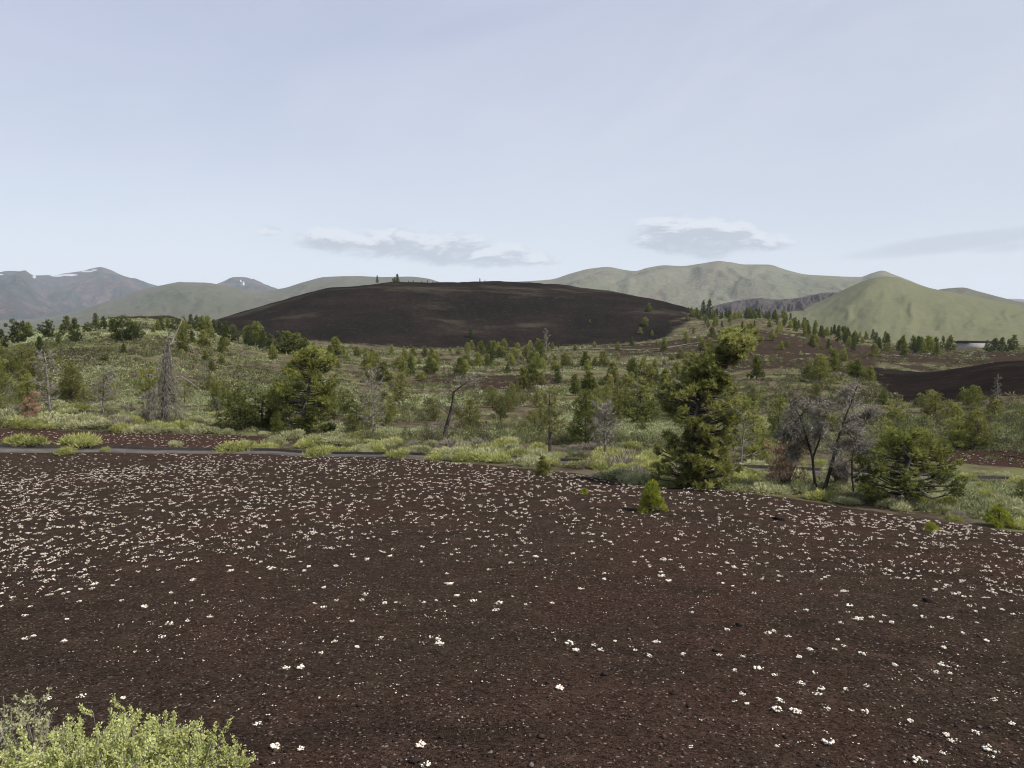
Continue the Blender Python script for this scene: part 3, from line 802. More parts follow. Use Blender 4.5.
# --- B: grey, half dead clump with three leaning trunks
def grey_clump():
    rng = np.random.default_rng(502); bx, by = 816, 493
    m, _ = sz(bx, by)
    def P_(x, y, d=0.0): return np.array([(x - bx) * m, d, (by - y) * m])
    tb, cb = MB(), MB()
    trunks = [[(817, 497), (814, 478), (812, 460), (806, 440), (800, 420), (790, 405)],
              [(820, 497), (825, 480), (829, 462), (832, 445), (837, 425), (845, 402), (848, 390)],
              [(850, 497), (847, 478), (846, 460), (850, 440), (856, 420)],
              [(812, 460), (818, 440), (822, 420), (826, 400)]]
    radii = [.058, .07, .042, .036]
    ends = []
    for t, r in zip(trunks, radii):
        dd = rng.normal(0, 0.12)
        p = np.array([P_(x, y, dd + 0.05 * i * rng.normal()) for i, (x, y) in enumerate(t)])
        tube(tb, p, np.linspace(r, r * 0.25, len(p)), 6, 0.15)
        for i in range(2, len(p)): ends.append((p[i], r))
    lobes = [(797, 412, 9), (790, 425, 10), (800, 432, 11), (808, 418, 9), (786, 440, 9), (796, 448, 9), (820, 425, 9), (818, 440, 9), (838, 408, 9), (846, 416, 10), (850, 428, 11), (838, 430, 10), (856, 440, 9), (848, 448, 10), (832, 446, 9), (845, 398, 6), (858, 420, 7), (826, 412, 7), (806, 456, 8), (838, 460, 8), (853, 460, 7)]
    gb = MB()
    for (lx, ly, lr) in lobes:
        if lx < 812:
            for q in range(3): clump_foliage(gb, P_(lx + rng.normal(0, 5), ly + rng.normal(0, 5), rng.normal(0, .3)), lr * m * .7, np.array([0, 0, 1.]), 9, 7, .09, .014, rng, .25, .8)
        for dep in (rng.normal(0, .3), rng.choice([-1, 1]) * rng.uniform(.3, .8)):
            c = P_(lx + rng.normal(0, 4), ly + rng.normal(0, 4), dep); lrm = lr * m
            k = min(ends, key=lambda e: np.linalg.norm(e[0] - c + np.array([0, 0, -.2])) + rng.uniform(0, .3)); p0, r = k
            pt = bend_path(p0, c, 5, .08, rng, .05)
            tube(tb, pt, np.linspace(r * .36, .012, 5), 4, .4 + rng.normal(0, .15))
            for q in range(9):
                e = c + norm(rng.normal(size=3)) * lrm * np.array([1.15, 1.1, .85]) * rng.uniform(.5, 1.25)
                tw = bend_path(pt[rng.integers(2, 5)], e, 4, .04, rng, .07)
                tube(tb, tw, np.linspace(.010, .003, 4), 3, .5 + rng.normal(0, .15))
                n = 62
                P = tw[rng.integers(1, 4, n)] + rng.normal(0, .06, (n, 3))
                D = norm(norm(e - p0) * .6 + rng.normal(0, .8, (n, 3)) + np.array([0, 0, .2]))
                blades(cb, P, D, 0.19 * rng.uniform(.4, 1.2, n), .0145, np.clip(.5 + .12 * rng.normal() + rng.normal(0, .2, n), 0, 1), rng)
    custom('dead_tree', 'bare grey brushy tree on three dark leaning stems beside the tallest pine', 'tree', bx, by,
           [('trunk', tb.mesh('trunk', M['bark'])), ('twigs', cb.mesh('twigs', M['greytwig'])), ('foliage', gb.mesh('foliage', M['sage']))])
grey_clump()

# rust coloured dead bush left of it
def rust_bush(px, base, w, h, seed, label, mat='rust'):
    rng = np.random.default_rng(seed); m, _ = sz(px, base); tb, cb = MB(), MB()
    for k in range(44):
        a = rng.uniform(0, 6.28); d = rng.uniform(0.15, 0.5) * w * m; z = rng.uniform(0.25, 1.0) * h * m
        e = np.array([math.cos(a) * d, math.sin(a) * d, z])
        tube(tb, bend_path([0, 0, -0.05], e, 5, 0.05, rng, 0.04), np.linspace(.02, .004, 5), 4)
        clump_foliage(cb, e, 0.16 * w * m, norm(e), 12, 8, 0.12, 0.022, rng, 0.5 + rng.normal(0, .15))
    custom('dead_shrub', label, 'shrub', px, base, [('stems', tb.mesh('stems', M['greywood'])), ('foliage', cb.mesh('foliage', M[mat]))])
rust_bush(787, 487, 42, 44, 503, 'rust-orange dead pine scrub at the foot of the grey brushy tree')
rust_bush(32, 424, 13, 27, 504, 'small rusty-brown dead shrub on the far left among pale sage')
rust_bush(838, 489, 16, 26, 505, 'tan dead scrub between the grey stems and the low broad pine', 'drybrush')

# --- C: low broad pine at the right
def low_pine():
    rng = np.random.default_rng(506); bx, by = 907, 507
    m, _ = sz(bx, by); cl = []
    tr = [[0, 0, -.2], [(906 - bx) * m, 0, (by - 480) * m], [(905 - bx) * m, .05, (by - 460) * m], [(903 - bx) * m, .05, (by - 440) * m]]
    for k in range(105):
        a = rng.uniform(0, 6.28); y = rng.uniform(436, 503)
        hw = np.interp(y, [436, 445, 460, 475, 490, 503], [12, 24, 36, 44, 46, 34]) * rng.uniform(0.35, 1.05)
        cl.append((math.cos(a) * hw * m, math.sin(a) * hw * m, (by - y) * m, rng.uniform(5, 8.5) * m, np.clip(0.56 + 0.25 * (480 - y) / 40 + rng.normal(0, .16), 0, 1)))  # light from above painted into the tint, paler upward
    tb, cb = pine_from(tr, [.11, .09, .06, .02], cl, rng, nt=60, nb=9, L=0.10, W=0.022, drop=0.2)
    db = MB()
    tube(db, bend_path([-.05, -.3, (by - 470) * m], [-.12, -.62, (by - 434) * m], 5, 0, rng, .05), np.linspace(.045, .012, 5), 5, .7)
    tube(db, bend_path([.05, -.3, (by - 480) * m], [.75, -.6, (by - 497) * m], 5, 0, rng, .05), np.linspace(.03, .01, 5), 5, .8)
    custom('pine_tree', 'low broad green pine, wider than tall, on the right at the cinder edge', 'tree', bx, by,
           [('trunk', tb.mesh('trunk', M['bark'])), ('crown', cb.mesh('crown', M['pine'])), ('dead_branch', db.mesh('dead_branch', M['greywood']))])
low_pine()

# --- D: little bright pine standing alone on the cinder
def little_pine(px, base, top, w, seed, label, mat='bright'):
    rng = np.random.default_rng(seed); m, _ = sz(px, base); h = (base - top) * m; cl = []
    for k in range(46):
        t = rng.uniform(0.05, 1.0); a = k * 2.4
        d = w * 0.5 * m * (1 - t) ** 0.7 * rng.uniform(.5, 1.0)
        cl.append((math.cos(a) * d, math.sin(a) * d, t * h * 0.93, (0.10 + 0.05 * (1 - t)) * h, 0.5 + rng.normal(0, .12)))
    tb, cb = pine_from([[0, 0, -.1], [.01, 0, h * .5], [0, 0, h * .97]], [.03, .02, .006], cl, rng, nt=260, nb=6, L=0.065, W=0.016, drop=0.3, twigs=False, brmul=0.5)
    custom('pine_sapling', label, 'tree', px, base, [('trunk', tb.mesh('trunk', M['bark'])), ('crown', cb.mesh('crown', M[mat]))])
little_pine(652, 512, 479, 30, 507, 'bright yellow-green young pine standing alone on the dark cinder')
little_pine(584, 494, 489, 8, 508, 'tiny green seedling among white flowers at the cinder edge')
little_pine(543, 475, 455, 15, 509, 'small olive young pine on the cinder edge below the middle of the view', 'olive')
little_pine(998, 527, 507, 28, 510, 'small round bright-green young pine near the right edge of the cinder')
little_pine(931, 531, 524, 12, 511, 'tiny yellow-green seedling just below the low broad pine')

# --- E: full green pine left of the middle
def full_pine():
    rng = np.random.default_rng(512); bx, by = 303, 433
    m, _ = sz(bx, by); cl = []
    def L_(x, y): return ((x - bx) * m, (by - y) * m)
    tr = [[0, 0, -.3], [.1, 0, 1.6], [.5, .05, 3.2], [.75, 0, 4.6], [.9, 0, (by - 352) * m]]
    for k in range(120):
        y = rng.uniform(351, 430)
        cx = np.interp(y, [350, 370, 395, 430], [316, 311, 304, 302]); hw = np.interp(y, [350, 356, 370, 385, 400, 415, 430], [9, 15, 22, 27, 33, 33, 24])
        u = rng.uniform(-1, 1); dep = rng.uniform(-1, 1) * math.sqrt(max(0, 1 - u * u)) * hw * m
        a, z = L_(cx + u * hw, y)
        cl.append((a, dep, z, rng.uniform(4.5, 7.5) * m, np.clip(0.54 + 0.3 * (385 - y) / 40 * (1 if u > -0.2 else .7) + rng.normal(0, .16), 0, 1)))  # painted light: tint paler toward the top, weaker on the left
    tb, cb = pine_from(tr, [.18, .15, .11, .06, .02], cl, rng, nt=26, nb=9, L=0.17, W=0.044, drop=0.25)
    custom('pine_tree', 'full dense green pine beyond the path, the greenest tree left of the middle', 'tree', bx, by,
           [('trunk', tb.mesh('trunk', M['bark'])), ('crown', cb.mesh('crown', M['pine']))])
full_pine()

# --- F: gnarled snag with sweeping bare branches at the left
def snag():
    rng = np.random.default_rng(513); bx, by = 167, 421
    m, _ = sz(bx, by); tb, cb = MB(), MB()
    def P_(x, y, d=0.0): return np.array([(x - bx) * m, d, (by - y) * m])
    t = [(166, 426), (166, 405), (168, 385), (170, 368), (171, 352), (172, 338)]
    p = np.array([P_(x, y, 0.06 * i * rng.normal()) for i, (x, y) in enumerate(t)])
    tube(tb, p, [.30, .24, .19, .15, .10, .05], 8, 0.0)
    tube(tb, bend_path(p[-2], P_(184, 326, .2), 6, .1, rng, .03), np.linspace(.08, .015, 6), 5, .75)
    tube(tb, bend_path(p[-1], P_(178, 331, -.2), 5, .1, rng, .03), np.linspace(.05, .012, 5), 5, .8)
    for (x0, y0, x1, y1) in [(171, 352, 186, 351), (186, 351, 198, 368), (170, 365, 182, 378), (170, 345, 180, 348), (168, 380, 200, 396), (168, 388, 151, 378), (168, 395, 184, 410), (167, 400, 152, 400), (168, 378, 156, 372), (168, 402, 150, 419), (167, 408, 183, 420), (170, 360, 158, 366)]:
        a, b = P_(x0, y0), P_(x1, y1, rng.normal(0, .5))
        q = bend_path(a, b, 6, -.16, rng, .03)
        tube(tb, q, np.linspace(.045, .010, 6), 4, .75 + rng.normal(0, .12))
    for k in range(190):      # hanging brush of dead twigs round the lower trunk
        y = rng.uniform(352, 412); a = rng.uniform(0, 6.28); w = np.interp(y, [350, 368, 385, 415], [3, 6, 12, 17]) * m * rng.uniform(.5, 1.1)
        s = P_(168, y); e = s + np.array([math.cos(a) * w, math.sin(a) * w, -rng.uniform(.3, 1.1)])
        e[2] = max(e[2], 0.05)
        tube(tb, bend_path(s, e, 5, -.22, rng, .04), np.linspace(.022, .006, 5), 3, .45 + rng.normal(0, .22))
        n = 22
        blades(cb, e + rng.normal(0, .14, (n, 3)), norm(norm(e - s) + rng.normal(0, .5, (n, 3)) - [0, 0, .5]), .34 * rng.uniform(.4, 1.1, n), .016, np.clip(.3 + rng.normal(0, .22, n), 0, 1), rng)
    custom('dead_tree', 'gnarled dead snag with a hooked silver top and drooping bare branches', 'tree', bx, by,
           [('trunk', tb.mesh('trunk', M['greywood'])), ('twigs', cb.mesh('twigs', M['greytwig']))])
snag()

# --- J: bent dark snag in the middle with a grey puff
def bent_snag():
    rng = np.random.default_rng(514); bx, by = 444, 440
    m, _ = sz(bx, by); tb, cb = MB(), MB()
    def P_(x, y, d=0.0): return np.array([(x - bx) * m, d, (by - y) * m])
    p = np.array([P_(x, y, .04 * rng.normal()) for x, y in [(444, 444), (446, 428), (450, 415), (453, 402), (454, 392), (461, 386), (470, 381)]])
    tube(tb, p, [.15, .13, .11, .085, .07, .045, .02], 7, .1)
    for (x0, y0, x1, y1) in [(447, 425, 461, 432), (450, 415, 436, 405), (453, 402, 462, 410), (454, 393, 443, 387), (446, 428, 433, 424), (462, 386, 474, 378), (462, 386, 458, 377), (454, 395, 438, 396)]:
        q = bend_path(P_(x0, y0), P_(x1, y1, rng.normal(0, .35)), 5, -.1, rng, .05)
        tube(tb, q, np.linspace(.035, .008, 5), 4, .4)
        n = 90; blades(cb, q[rng.integers(2, 5, n)] + rng.normal(0, .1, (n, 3)), norm(q[-1] - q[0] + rng.normal(0, .8, (n, 3))), .28 * rng.uniform(.4, 1.2, n), .020, np.clip(.45 + rng.normal(0, .25, n), 0, 1), rng)
    n = 500
    c = P_(471, 380); blades(cb, c + rng.normal(0, 1, (n, 3)) * np.array([.4, .3, .22]), norm(rng.normal(0, 1, (n, 3)) + [.6, 0, .3]), .28 * rng.uniform(.4, 1.2, n), .020, np.clip(.4 + rng.normal(0, .25, n), 0, 1), rng)
    n = 420
    c = P_(432, 432); blades(cb, c + rng.normal(0, 1, (n, 3)) * np.array([.6, .4, .3]), norm(rng.normal(0, 1, (n, 3)) + [-.2, 0, .9]), .35 * rng.uniform(.4, 1.2, n), .014, np.clip(.5 + rng.normal(0, .25, n), 0, 1), rng)
    custom('dead_tree', 'bent dark dead trunk with a grey twiggy puff at its top, beyond the path', 'tree', bx, by,
           [('trunk', tb.mesh('trunk', M['darkwood'])), ('twigs', cb.mesh('twigs', M['greytwig']))])
bent_snag()

# --- other single trees
tree(mk_bare(601, 4.4, 'greywood', 'greytwig', n_br=30, reach=1.1, r0=.07, sub=5, fine=16, fineL=.26, wig=.06, taper=.5, up=.5, finetint=.55), 'dead_tree', 'slim grey dead tree with fine bare branches right of the full green pine', 'tree', 373, 441, 366)
tree(mk_bare(602, 4.6, 'greywood', 'greytwig', n_br=30, reach=1.2, r0=.12, sub=5, fine=22, fineL=.3, taper=.6), 'dead_tree', 'dense grey dead tree on the far left beside the rusty shrub', 'tree', 50, 417, 352)
tree(mk_bare(603, 4.4, 'greywood', 'greytwig', n_br=28, reach=1.1, r0=.11, sub=5, fine=24, fineL=.3, droop=.35, taper=.4, wig=.11), 'dead_tree', 'pale crooked dead tree with a white broken top on the left slope', 'tree', 103, 420, 366)
tree(mk_bare(604, 2.6, 'darkwood', 'greytwig', n_br=20, reach=.6, r0=.06, sub=3, fine=16, fineL=.25), 'dead_tree', 'thin dark dead stem between the hooked snag and the bushy olive pine', 'tree', 217, 424, 396)
tree(mk_bare(605, 3.2, 'greywood', 'greytwig', n_br=32, reach=1.25, r0=.09, t0=.2, sub=5, fine=34, fineL=.3, taper=.55, up=.8), 'dead_tree', 'round grey bare tree in the middle behind the yellow-green brush', 'tree', 605, 458, 407)
tree(mk_bare(606, 2.2, 'greywood', 'greytwig', n_br=30, reach=.95, r0=.06, t0=.03, sub=5, fine=30, fineL=.28, taper=.4, up=.9), 'dead_shrub', 'low grey twig bush at the foot of the hooked snag', 'shrub', 149, 421, 394)
tree(NEAR['sparse'][0], 'pine_tree', 'ragged dark-trunked pine with brown middle branches, in the middle beyond the brush', 'tree', 550, 455, 384, rz=1.0)
tree(NEAR['round'][0], 'pine_tree', 'bushy olive pine left of the full green pine', 'tree', 241, 431, 385, wide=1.0)
tree(NEAR['round'][1], 'pine_tree', 'compact pale-olive pine touching the left side of the full green pine', 'tree', 286, 424, 374, wide=.8)
tree(NEAR['pine'][1], 'pine_tree', 'lone dense dark-green pine on bare cinder beyond the grey brushy tree', 'tree', 820, 383, 353, wide=1.25)
tree(NEAR['olive'][0], 'pine_tree', 'small dark pine with a visible trunk right of the slim grey dead tree', 'tree', 400, 402, 371, wide=1.1)
tree(NEAR['pine'][2], 'pine_tree', 'green pine on the right, left one of a touching pair with a brown neighbour', 'tree', 957, 448, 404)
tree(NEAR['olive'][1], 'pine_tree', 'brownish dark pine, right one of a touching pair on the right', 'tree', 975, 448, 410)
tree(NEAR['round'][2], 'pine_tree', 'full dark-olive pine between the tallest pine and the grey brushy tree', 'tree', 752, 462, 412, wide=.9)
tree(NEAR['pine'][3], 'pine_tree', 'dark pine right behind the grey brushy tree\'s left side', 'tree', 778, 437, 396)
tree(NEAR['round'][0], 'pine_tree', 'broad green bushy pine left of the tallest pine', 'tree', 640, 424, 379, wide=1.15)
tree(NEAR['pine'][4], 'pine_tree', 'green pine standing close behind the round grey bare tree', 'tree', 586, 446, 388)
tree(NEAR['bare'][0], 'dead_tree', 'leaning grey dead trunk with sparse twigs right of the tallest pine', 'tree', 741, 466, 409)
tree(NEAR['olive'][2], 'pine_tree', 'yellowish ragged pine behind the low broad pine\'s top', 'tree', 890, 452, 420)
tree(NEAR['bare'][1], 'dead_tree', 'small grey dead tree against the black mound on the right', 'tree', 998, 402, 375)
tree(NEAR['pine'][0], 'pine_tree', 'green pine cut by the right edge of the view beyond the path', 'tree', 1021, 501, 478)
tree(NEAR['olive'][3], 'pine_tree', 'olive pine in front of the black mound\'s left end', 'tree', 933, 413, 389)
tree(NEAR['bare'][2], 'dead_tree', 'grey dead tree standing in the left slope\'s brush above the hooked snag', 'tree', 205, 386, 360)

# trees on the skyline of the left hill
SK = [(18, 344, 320, 'round', 'large dark round pine at the far left of the skyline'), (40, 356, 336, 'dark', 'dark pine below the skyline row on the far left'), (2, 348, 329, 'dark', 'dark pine cut by the left edge below the skyline'),
      (48, 338, 320, 'round', 'wide flat-topped pine, second along the left skyline'), (62, 337, 324, 'dark', 'small dark pine right of the flat-topped skyline pine'), (59, 347, 333, 'dark', 'squat dark pine on the slope under the flat-topped pine'), (75, 340, 318, 'dark', 'dark upright pine third along the left skyline'),
      (76, 342, 331, 'round', 'low dark pine at the foot of the upright skyline pine'), (96, 331, 313, 'dark', 'tall dark pine at the highest point of the left hill'), (88, 332, 322, 'round', 'low round pine left of the tall hilltop pine'), (104, 330, 316, 'dark', 'thin dark pine right of the tall hilltop pine'),
      (112, 333, 318, 'dark', 'dark pine left of the big dark clump on the hill'), (123, 341, 316, 'round', 'big dark clumped pine, left half of the pair on the hill'), (136, 340, 324, 'round', 'low wide dark pine, right half of the pair on the hill'), (124, 354, 343, 'dark', 'small lone pine on the grass below the big dark pair'),
      (105, 362, 353, 'round', 'dark bushy pine on the mid slope of the left hill'), (72, 374, 360, 'dark', 'dark pine among sage low on the left slope')]
for px, b, t, k, lab in SK:
    tree(FARK[k][RNG.integers(len(FARK[k]))], 'pine_tree', lab, 'tree', px, b, t, wide=1.0 if k == 'dark' else 0.9)
tree(FARK['bare'][0], 'dead_tree', 'thin bare tree on the lava skyline behind the big dark pair', 'tree', 137, 318, 311.5, r=300)

def group_row(spots, kinds, name, label, group, rmode=False, hh=None, wide=1.0):
    for s in spots:
        k = kinds[RNG.integers(len(kinds))]
        if rmode: tree(k, name, label, 'tree', s[0], 0, s[2], group, r=s[1], wide=wide * RNG.uniform(.85, 1.15))
        else: tree(k, name, label, 'tree', s[0], s[1], s[2], group, wide=wide * RNG.uniform(.85, 1.15))

rowL = [(161, 330, 316), (168, 329, 318), (176, 331, 319), (184, 330, 316), (191, 329, 314), (197, 331, 315), (202, 333, 316), (208, 334, 316), (214, 334, 319), (220, 337, 321), (226, 341, 321), (232, 342, 325), (185, 344, 328), (192, 343, 330), (178, 345, 333), (212, 338, 326)]
group_row(rowL, FARK['dark'] + FARK['round'][:1] + FARK['pine'][:2], 'pine_tree', 'dark green pine in the row behind the hooked snag along the left hill', 'pines in the row behind the hooked snag')
rowM = [(249, 346, 325), (257, 347, 322), (263, 350, 330), (270, 352, 334), (279, 353, 331), (288, 355, 331), (297, 356, 333), (305, 357, 338), (273, 360, 345), (262, 347, 333), (336, 357, 337), (330, 358, 345), (247, 341, 326)]
group_row(rowM, FARK['pine'] + FARK['dark'][:2], 'pine_tree', 'green pine in the clump at the left foot of the black cone', 'pines at the left foot of the black cone', wide=1.15)
rowC = [(357, 357, 346), (366, 358, 347), (372, 364, 349), (392, 354, 345), (404, 353, 346), (413, 356, 347), (425, 358, 346), (432, 359, 348), (450, 352, 347), (481, 356, 341), (489, 354, 340), (494, 356, 341), (504, 355, 339), (500, 358, 347), (478, 367, 352), (511, 366, 354), (540, 361, 341), (537, 370, 352), (535, 361, 350), (548, 352, 345)]
group_row(rowC, FARK['pine'] + FARK['dark'][:1], 'pine_tree', 'small green pine in the thin line along the near foot of the black cone', 'pines along the near foot of the cone')
tree(FARK['dark'][0], 'pine_tree', 'lone small pine low on the black slope of the cone', 'tree', 471, 338, 327)
tree(FARK['bare'][1], 'dead_tree', 'tall thin bare tree at the foot of the cone right of its middle', 'tree', 546, 350, 329)
for px, r, t, lab, k in [(378, 500, 275.5, 'small block-shaped tree on the top of the black cone, leftmost on the rim', 'dark'), (395, 500, 277, 'short stocky tree on the cone rim left of the forked tree', 'round'), (398, 505, 274, 'forked tree on the cone rim, tallest on the top', 'pine'),
                         (480, 500, 278, 'dark conical tree on the cone rim right of the middle', 'dark'), (485, 503, 280, 'smaller tree touching the dark conical tree on the cone rim', 'dark')]:
    tree(FARK[k][1], 'pine_tree', lab, 'tree', px, 0, t, r=r, wide=.8)
group_row([(409, 505, 280.5), (414, 508, 280), (422, 506, 281), (428, 508, 280), (433, 506, 281), (446, 505, 281.5), (495, 505, 281)], FARK['dark'], 'pine_tree', 'tiny dark tree in the loose row on the rim of the black cone', 'tiny trees on the cone rim', True)
group_row([(645, 326, 317), (649, 312, 303), (590, 323, 319), (640, 334, 327), (652, 336, 330), (686, 340, 331), (686, 344, 336), (657, 346, 340), (545, 342, 336)], FARK['pine'] + FARK['olive'], 'pine_tree', 'sparse small pine growing on the right flank of the black cone', 'small pines on the right flank of the cone')
# right ridge: dense row of far pines
spots = []
for px, r, t in [(703, 425, 300), (709, 430, 299), (702, 415, 306)]: spots.append((px, r, t))
group_row(spots[:2], FARK['dark'], 'pine_tree', 'pointed dark pine standing above the others on the far right ridge', 'pointed pines above the right ridge', True, wide=.8)
sp = []
for k in range(150):
    px = RNG.uniform(686, 955)
    mid = np.interp(px, [686, 740, 800, 860, 960], [405, 400, 385, 355, 315])
    r = mid + RNG.normal(0, 32)
    p = at_r(px, r); h = RNG.uniform(2.2, 4.8)
    sp.append((px, r, 318 - (p[2] + h) / r * F))
for k in range(34):
    px = RNG.uniform(688, 795); r = np.interp(px, [688, 795], [420, 400]) + RNG.normal(0, 12); p = at_r(px, r)
    sp.append((px, r, 318 - (p[2] + RNG.uniform(3.0, 6.0)) / r * F))
group_row(sp, FARK['pine'] + FARK['dark'], 'pine_tree', 'small pine in the dense band along the far right ridge below the green hill', 'pines in the band along the right ridge', True, wide=.85)
group_row([(988, 300, 340), (996, 305, 338), (1003, 298, 337), (1010, 303, 339), (1015, 310, 335), (992, 290, 345), (1002, 288, 345)], FARK['dark'], 'pine_tree', 'dark pine in the tight clump beside the pale far building', 'pines beside the far building', True, wide=1.1)

# ------------------------------------------------------------------ the far pale building
def building():
    p = at_r(975, 380); px_m = 380 / F
    wm = plain_mat('pale_wall', (0.36, 0.335, 0.31), (0.46, 0.43, 0.40), 0.6)
    rm = plain_mat('dark_roof', (0.026, 0.024, 0.024), (0.048, 0.044, 0.043), 0.8)
    gm = plain_mat('dark_window', (0.05, 0.055, 0.06), (0.09, 0.095, 0.10), 0.8)
    z0 = p[2]; ztop = tan_el(975, 343) * 380 - z0
    o = thing('building', 'long low pale building with a flat dark roof far off at the right', 'building', p, None, -math.atan2(p[0], p[1]) + 0.06)
    def box(mb, x0, x1, y0, y1, a, b):
        v = [[x, y, z] for z in (a, b) for x, y in ((x0, y0), (x1, y0), (x1, y1), (x0, y1))]
        mb.add(v, None, [[3, 2, 1, 0], [4, 5, 6, 7], [0, 1, 5, 4], [1, 2, 6, 5], [2, 3, 7, 6], [3, 0, 4, 7]])
    w = MB(); box(w, -6.5, 10, 0, 7, -2, ztop); link('wall', w.mesh('wall', wm), o)
    r = MB(); box(r, -7.2, 10.7, -0.8, 7.7, ztop + 0.003, ztop + 0.55); box(r, -6, 9.5, 0.5, 6.5, ztop + .553, ztop + .8); link('roof', r.mesh('roof', rm), o)
    for x in ():
        q = MB(); box(q, x, x + 1.4, -0.06, 0.1, ztop - 1.7, ztop - 0.7); link('window', q.mesh('window', gm), o)
building()

# ------------------------------------------------------------------ trees scattered through the basin
def clear(x, y, d):
    return all((x - a) ** 2 + (y - b) ** 2 > d * d for a, b in taken[:])
def basin(n, px0, px1, r0, r1, hh, table, label_zone, group_zone, dens=0.5, sep=1.6, tries=4000):
    c = 0
    while c < n and tries > 0:
        tries -= 1
        px = RNG.uniform(px0, px1); r = math.sqrt(RNG.uniform(r0 * r0, r1 * r1)) if RNG.uniform() < .6 else RNG.uniform(r0, r1)
        p = at_r(px, r)
        if float(fbm(np.array(p[0] / 13), np.array(p[1] / 13), 3, 77)) < dens or not clear(p[0], p[1], sep): continue
        cz, bz, _ = zones(np.array(p[0]), np.array(p[1]))
        if bz > 0.6 or (cz > 0.7 and RNG.uniform() < .7): continue
        kk, look, nm, wt = table[RNG.choice(len(table), p=[t[3] for t in table])]
        h = RNG.uniform(*hh) * (0.75 if nm != 'pine_tree' else 1)
        taken.append((p[0], p[1])); p[2] -= .04
        place(kk[RNG.integers(len(kk))], nm, f'{look} {label_zone}', 'tree', p, h, f'{look} {group_zone}', None, RNG.uniform(.85, 1.2))
        c += 1
TN = [(NEAR['pine'], 'green pine', 'pine_tree', .32), (NEAR['olive'], 'yellowish olive pine', 'pine_tree', .26), (NEAR['round'], 'low rounded green pine', 'pine_tree', .2), (NEAR['sparse'], 'thin half-bare pine', 'pine_tree', .12), (NEAR['bare'], 'grey bare tree', 'dead_tree', .10)]
TF = [(FARK['pine'], 'small green pine', 'pine_tree', .5), (FARK['olive'], 'small olive pine', 'pine_tree', .32), (FARK['dark'], 'small dark pine', 'pine_tree', .1), (FARK['bare'], 'small grey bare tree', 'dead_tree', .08)]
basin(36, -30, 260, 56, 105, (1.1, 3.0), TN, 'amid sage low on the left slope', 'low on the left slope', .46)
basin(30, -30, 250, 105, 195, (1.3, 3.4), TF, 'scattered higher on the sage covered left hill', 'on the sage covered left hill', .5)
basin(52, 225, 700, 51, 100, (0.9, 2.9), TN, 'in the basin close behind the band of brush', 'in the near basin', .44)
basin(115, 300, 720, 100, 210, (1.3, 3.9), TF, 'in the open basin before the black cone', 'in the open basin', .47)
basin(34, 430, 740, 200, 330, (1.8, 4.4), TF, 'on the tan flat below the right flank of the cone', 'on the flat below the cone', .47)
basin(24, 720, 1040, 45, 95, (1.0, 2.6), TN, 'in the brushy ground beyond the path on the right', 'beyond the path on the right', .44)
basin(26, 720, 960, 95, 300, (1.6, 4.0), TF, 'on the dark flat between the ridge and the right-hand brush', 'on the dark flat to the right', .47)

# beyond three hundred pines the smallest in view become one far mass
def thin_out(limit):
    bpy.context.view_layer.update()
    ps = [o for o in SC.objects if o.parent is None and o.name.split('.')[0] == 'pine_tree' and o.get('group')]
    fixed = sum(1 for o in SC.objects if o.parent is None and o.name.split('.')[0] == 'pine_tree') - len(ps)
    kids = {}
    for o in SC.objects:
        if o.parent is not None: kids.setdefault(o.parent.name, []).append(o)
    def size(o):
        c = [k for k in kids[o.name] if k.name.startswith('trunk')][0]
        return o.scale[2] * c.dimensions[2] / max(o.scale[2], 1e-6) * o.scale[2] / math.hypot(o.location.x, o.location.y)
    ps.sort(key=size)
    ps = ps[:max(0, len(ps) + fixed - limit)]
    ps = [o for o in ps if math.hypot(o.location.x, o.location.y) > 110]
    mats, V, LV, LT, MI, TT, n = [], [], [], [], [], [], 0
    for o in ps:
        M4 = np.array(o.matrix_world)
        for k in kids[o.name]:
            me = k.data; nv = len(me.vertices)
            co = np.empty(nv * 3, np.float32); me.vertices.foreach_get('co', co); co = co.reshape(-1, 3) @ M4[:3, :3].T + M4[:3, 3]
            lv = np.empty(len(me.loops), np.int32); me.loops.foreach_get('vertex_index', lv)
            lt = np.empty(len(me.polygons), np.int32); me.polygons.foreach_get('loop_total', lt)
            t = np.empty(nv, np.float32); me.attributes['tint'].data.foreach_get('value', t)
            m = me.materials[0]
            if m not in mats: mats.append(m)
            V.append(co); LV.append(lv + n); LT.append(lt); MI.append(np.full(len(lt), mats.index(m), np.int32)); TT.append(np.clip(t + RNG.uniform(-.2, .2), 0, 1)); n += nv
    me = bpy.data.meshes.new('far_pines'); V = np.concatenate(V); LV = np.concatenate(LV); LT = np.concatenate(LT)
    me.vertices.add(len(V)); me.vertices.foreach_set('co', V.astype(np.float32).ravel())
    me.loops.add(len(LV)); me.loops.foreach_set('vertex_index', LV)
    me.polygons.add(len(LT)); me.polygons.foreach_set('loop_start', np.concatenate([[0], np.cumsum(LT)[:-1]]).astype(np.int32))
    me.polygons.foreach_set('material_index', np.concatenate(MI)); me.update(calc_edges=True)
    at = me.attributes.new('tint', 'FLOAT', 'POINT'); at.data.foreach_set('value', np.concatenate(TT).astype(np.float32))
    for m in mats: me.materials.append(m)
    for o in ps:
        for k in kids[o.name]: bpy.data.objects.remove(k)
        bpy.data.objects.remove(o)
    tag(link('far_pines', me), 'smallest far pines dotted over the basin and the right ridge', 'pines', kind='stuff')
thin_out(298)

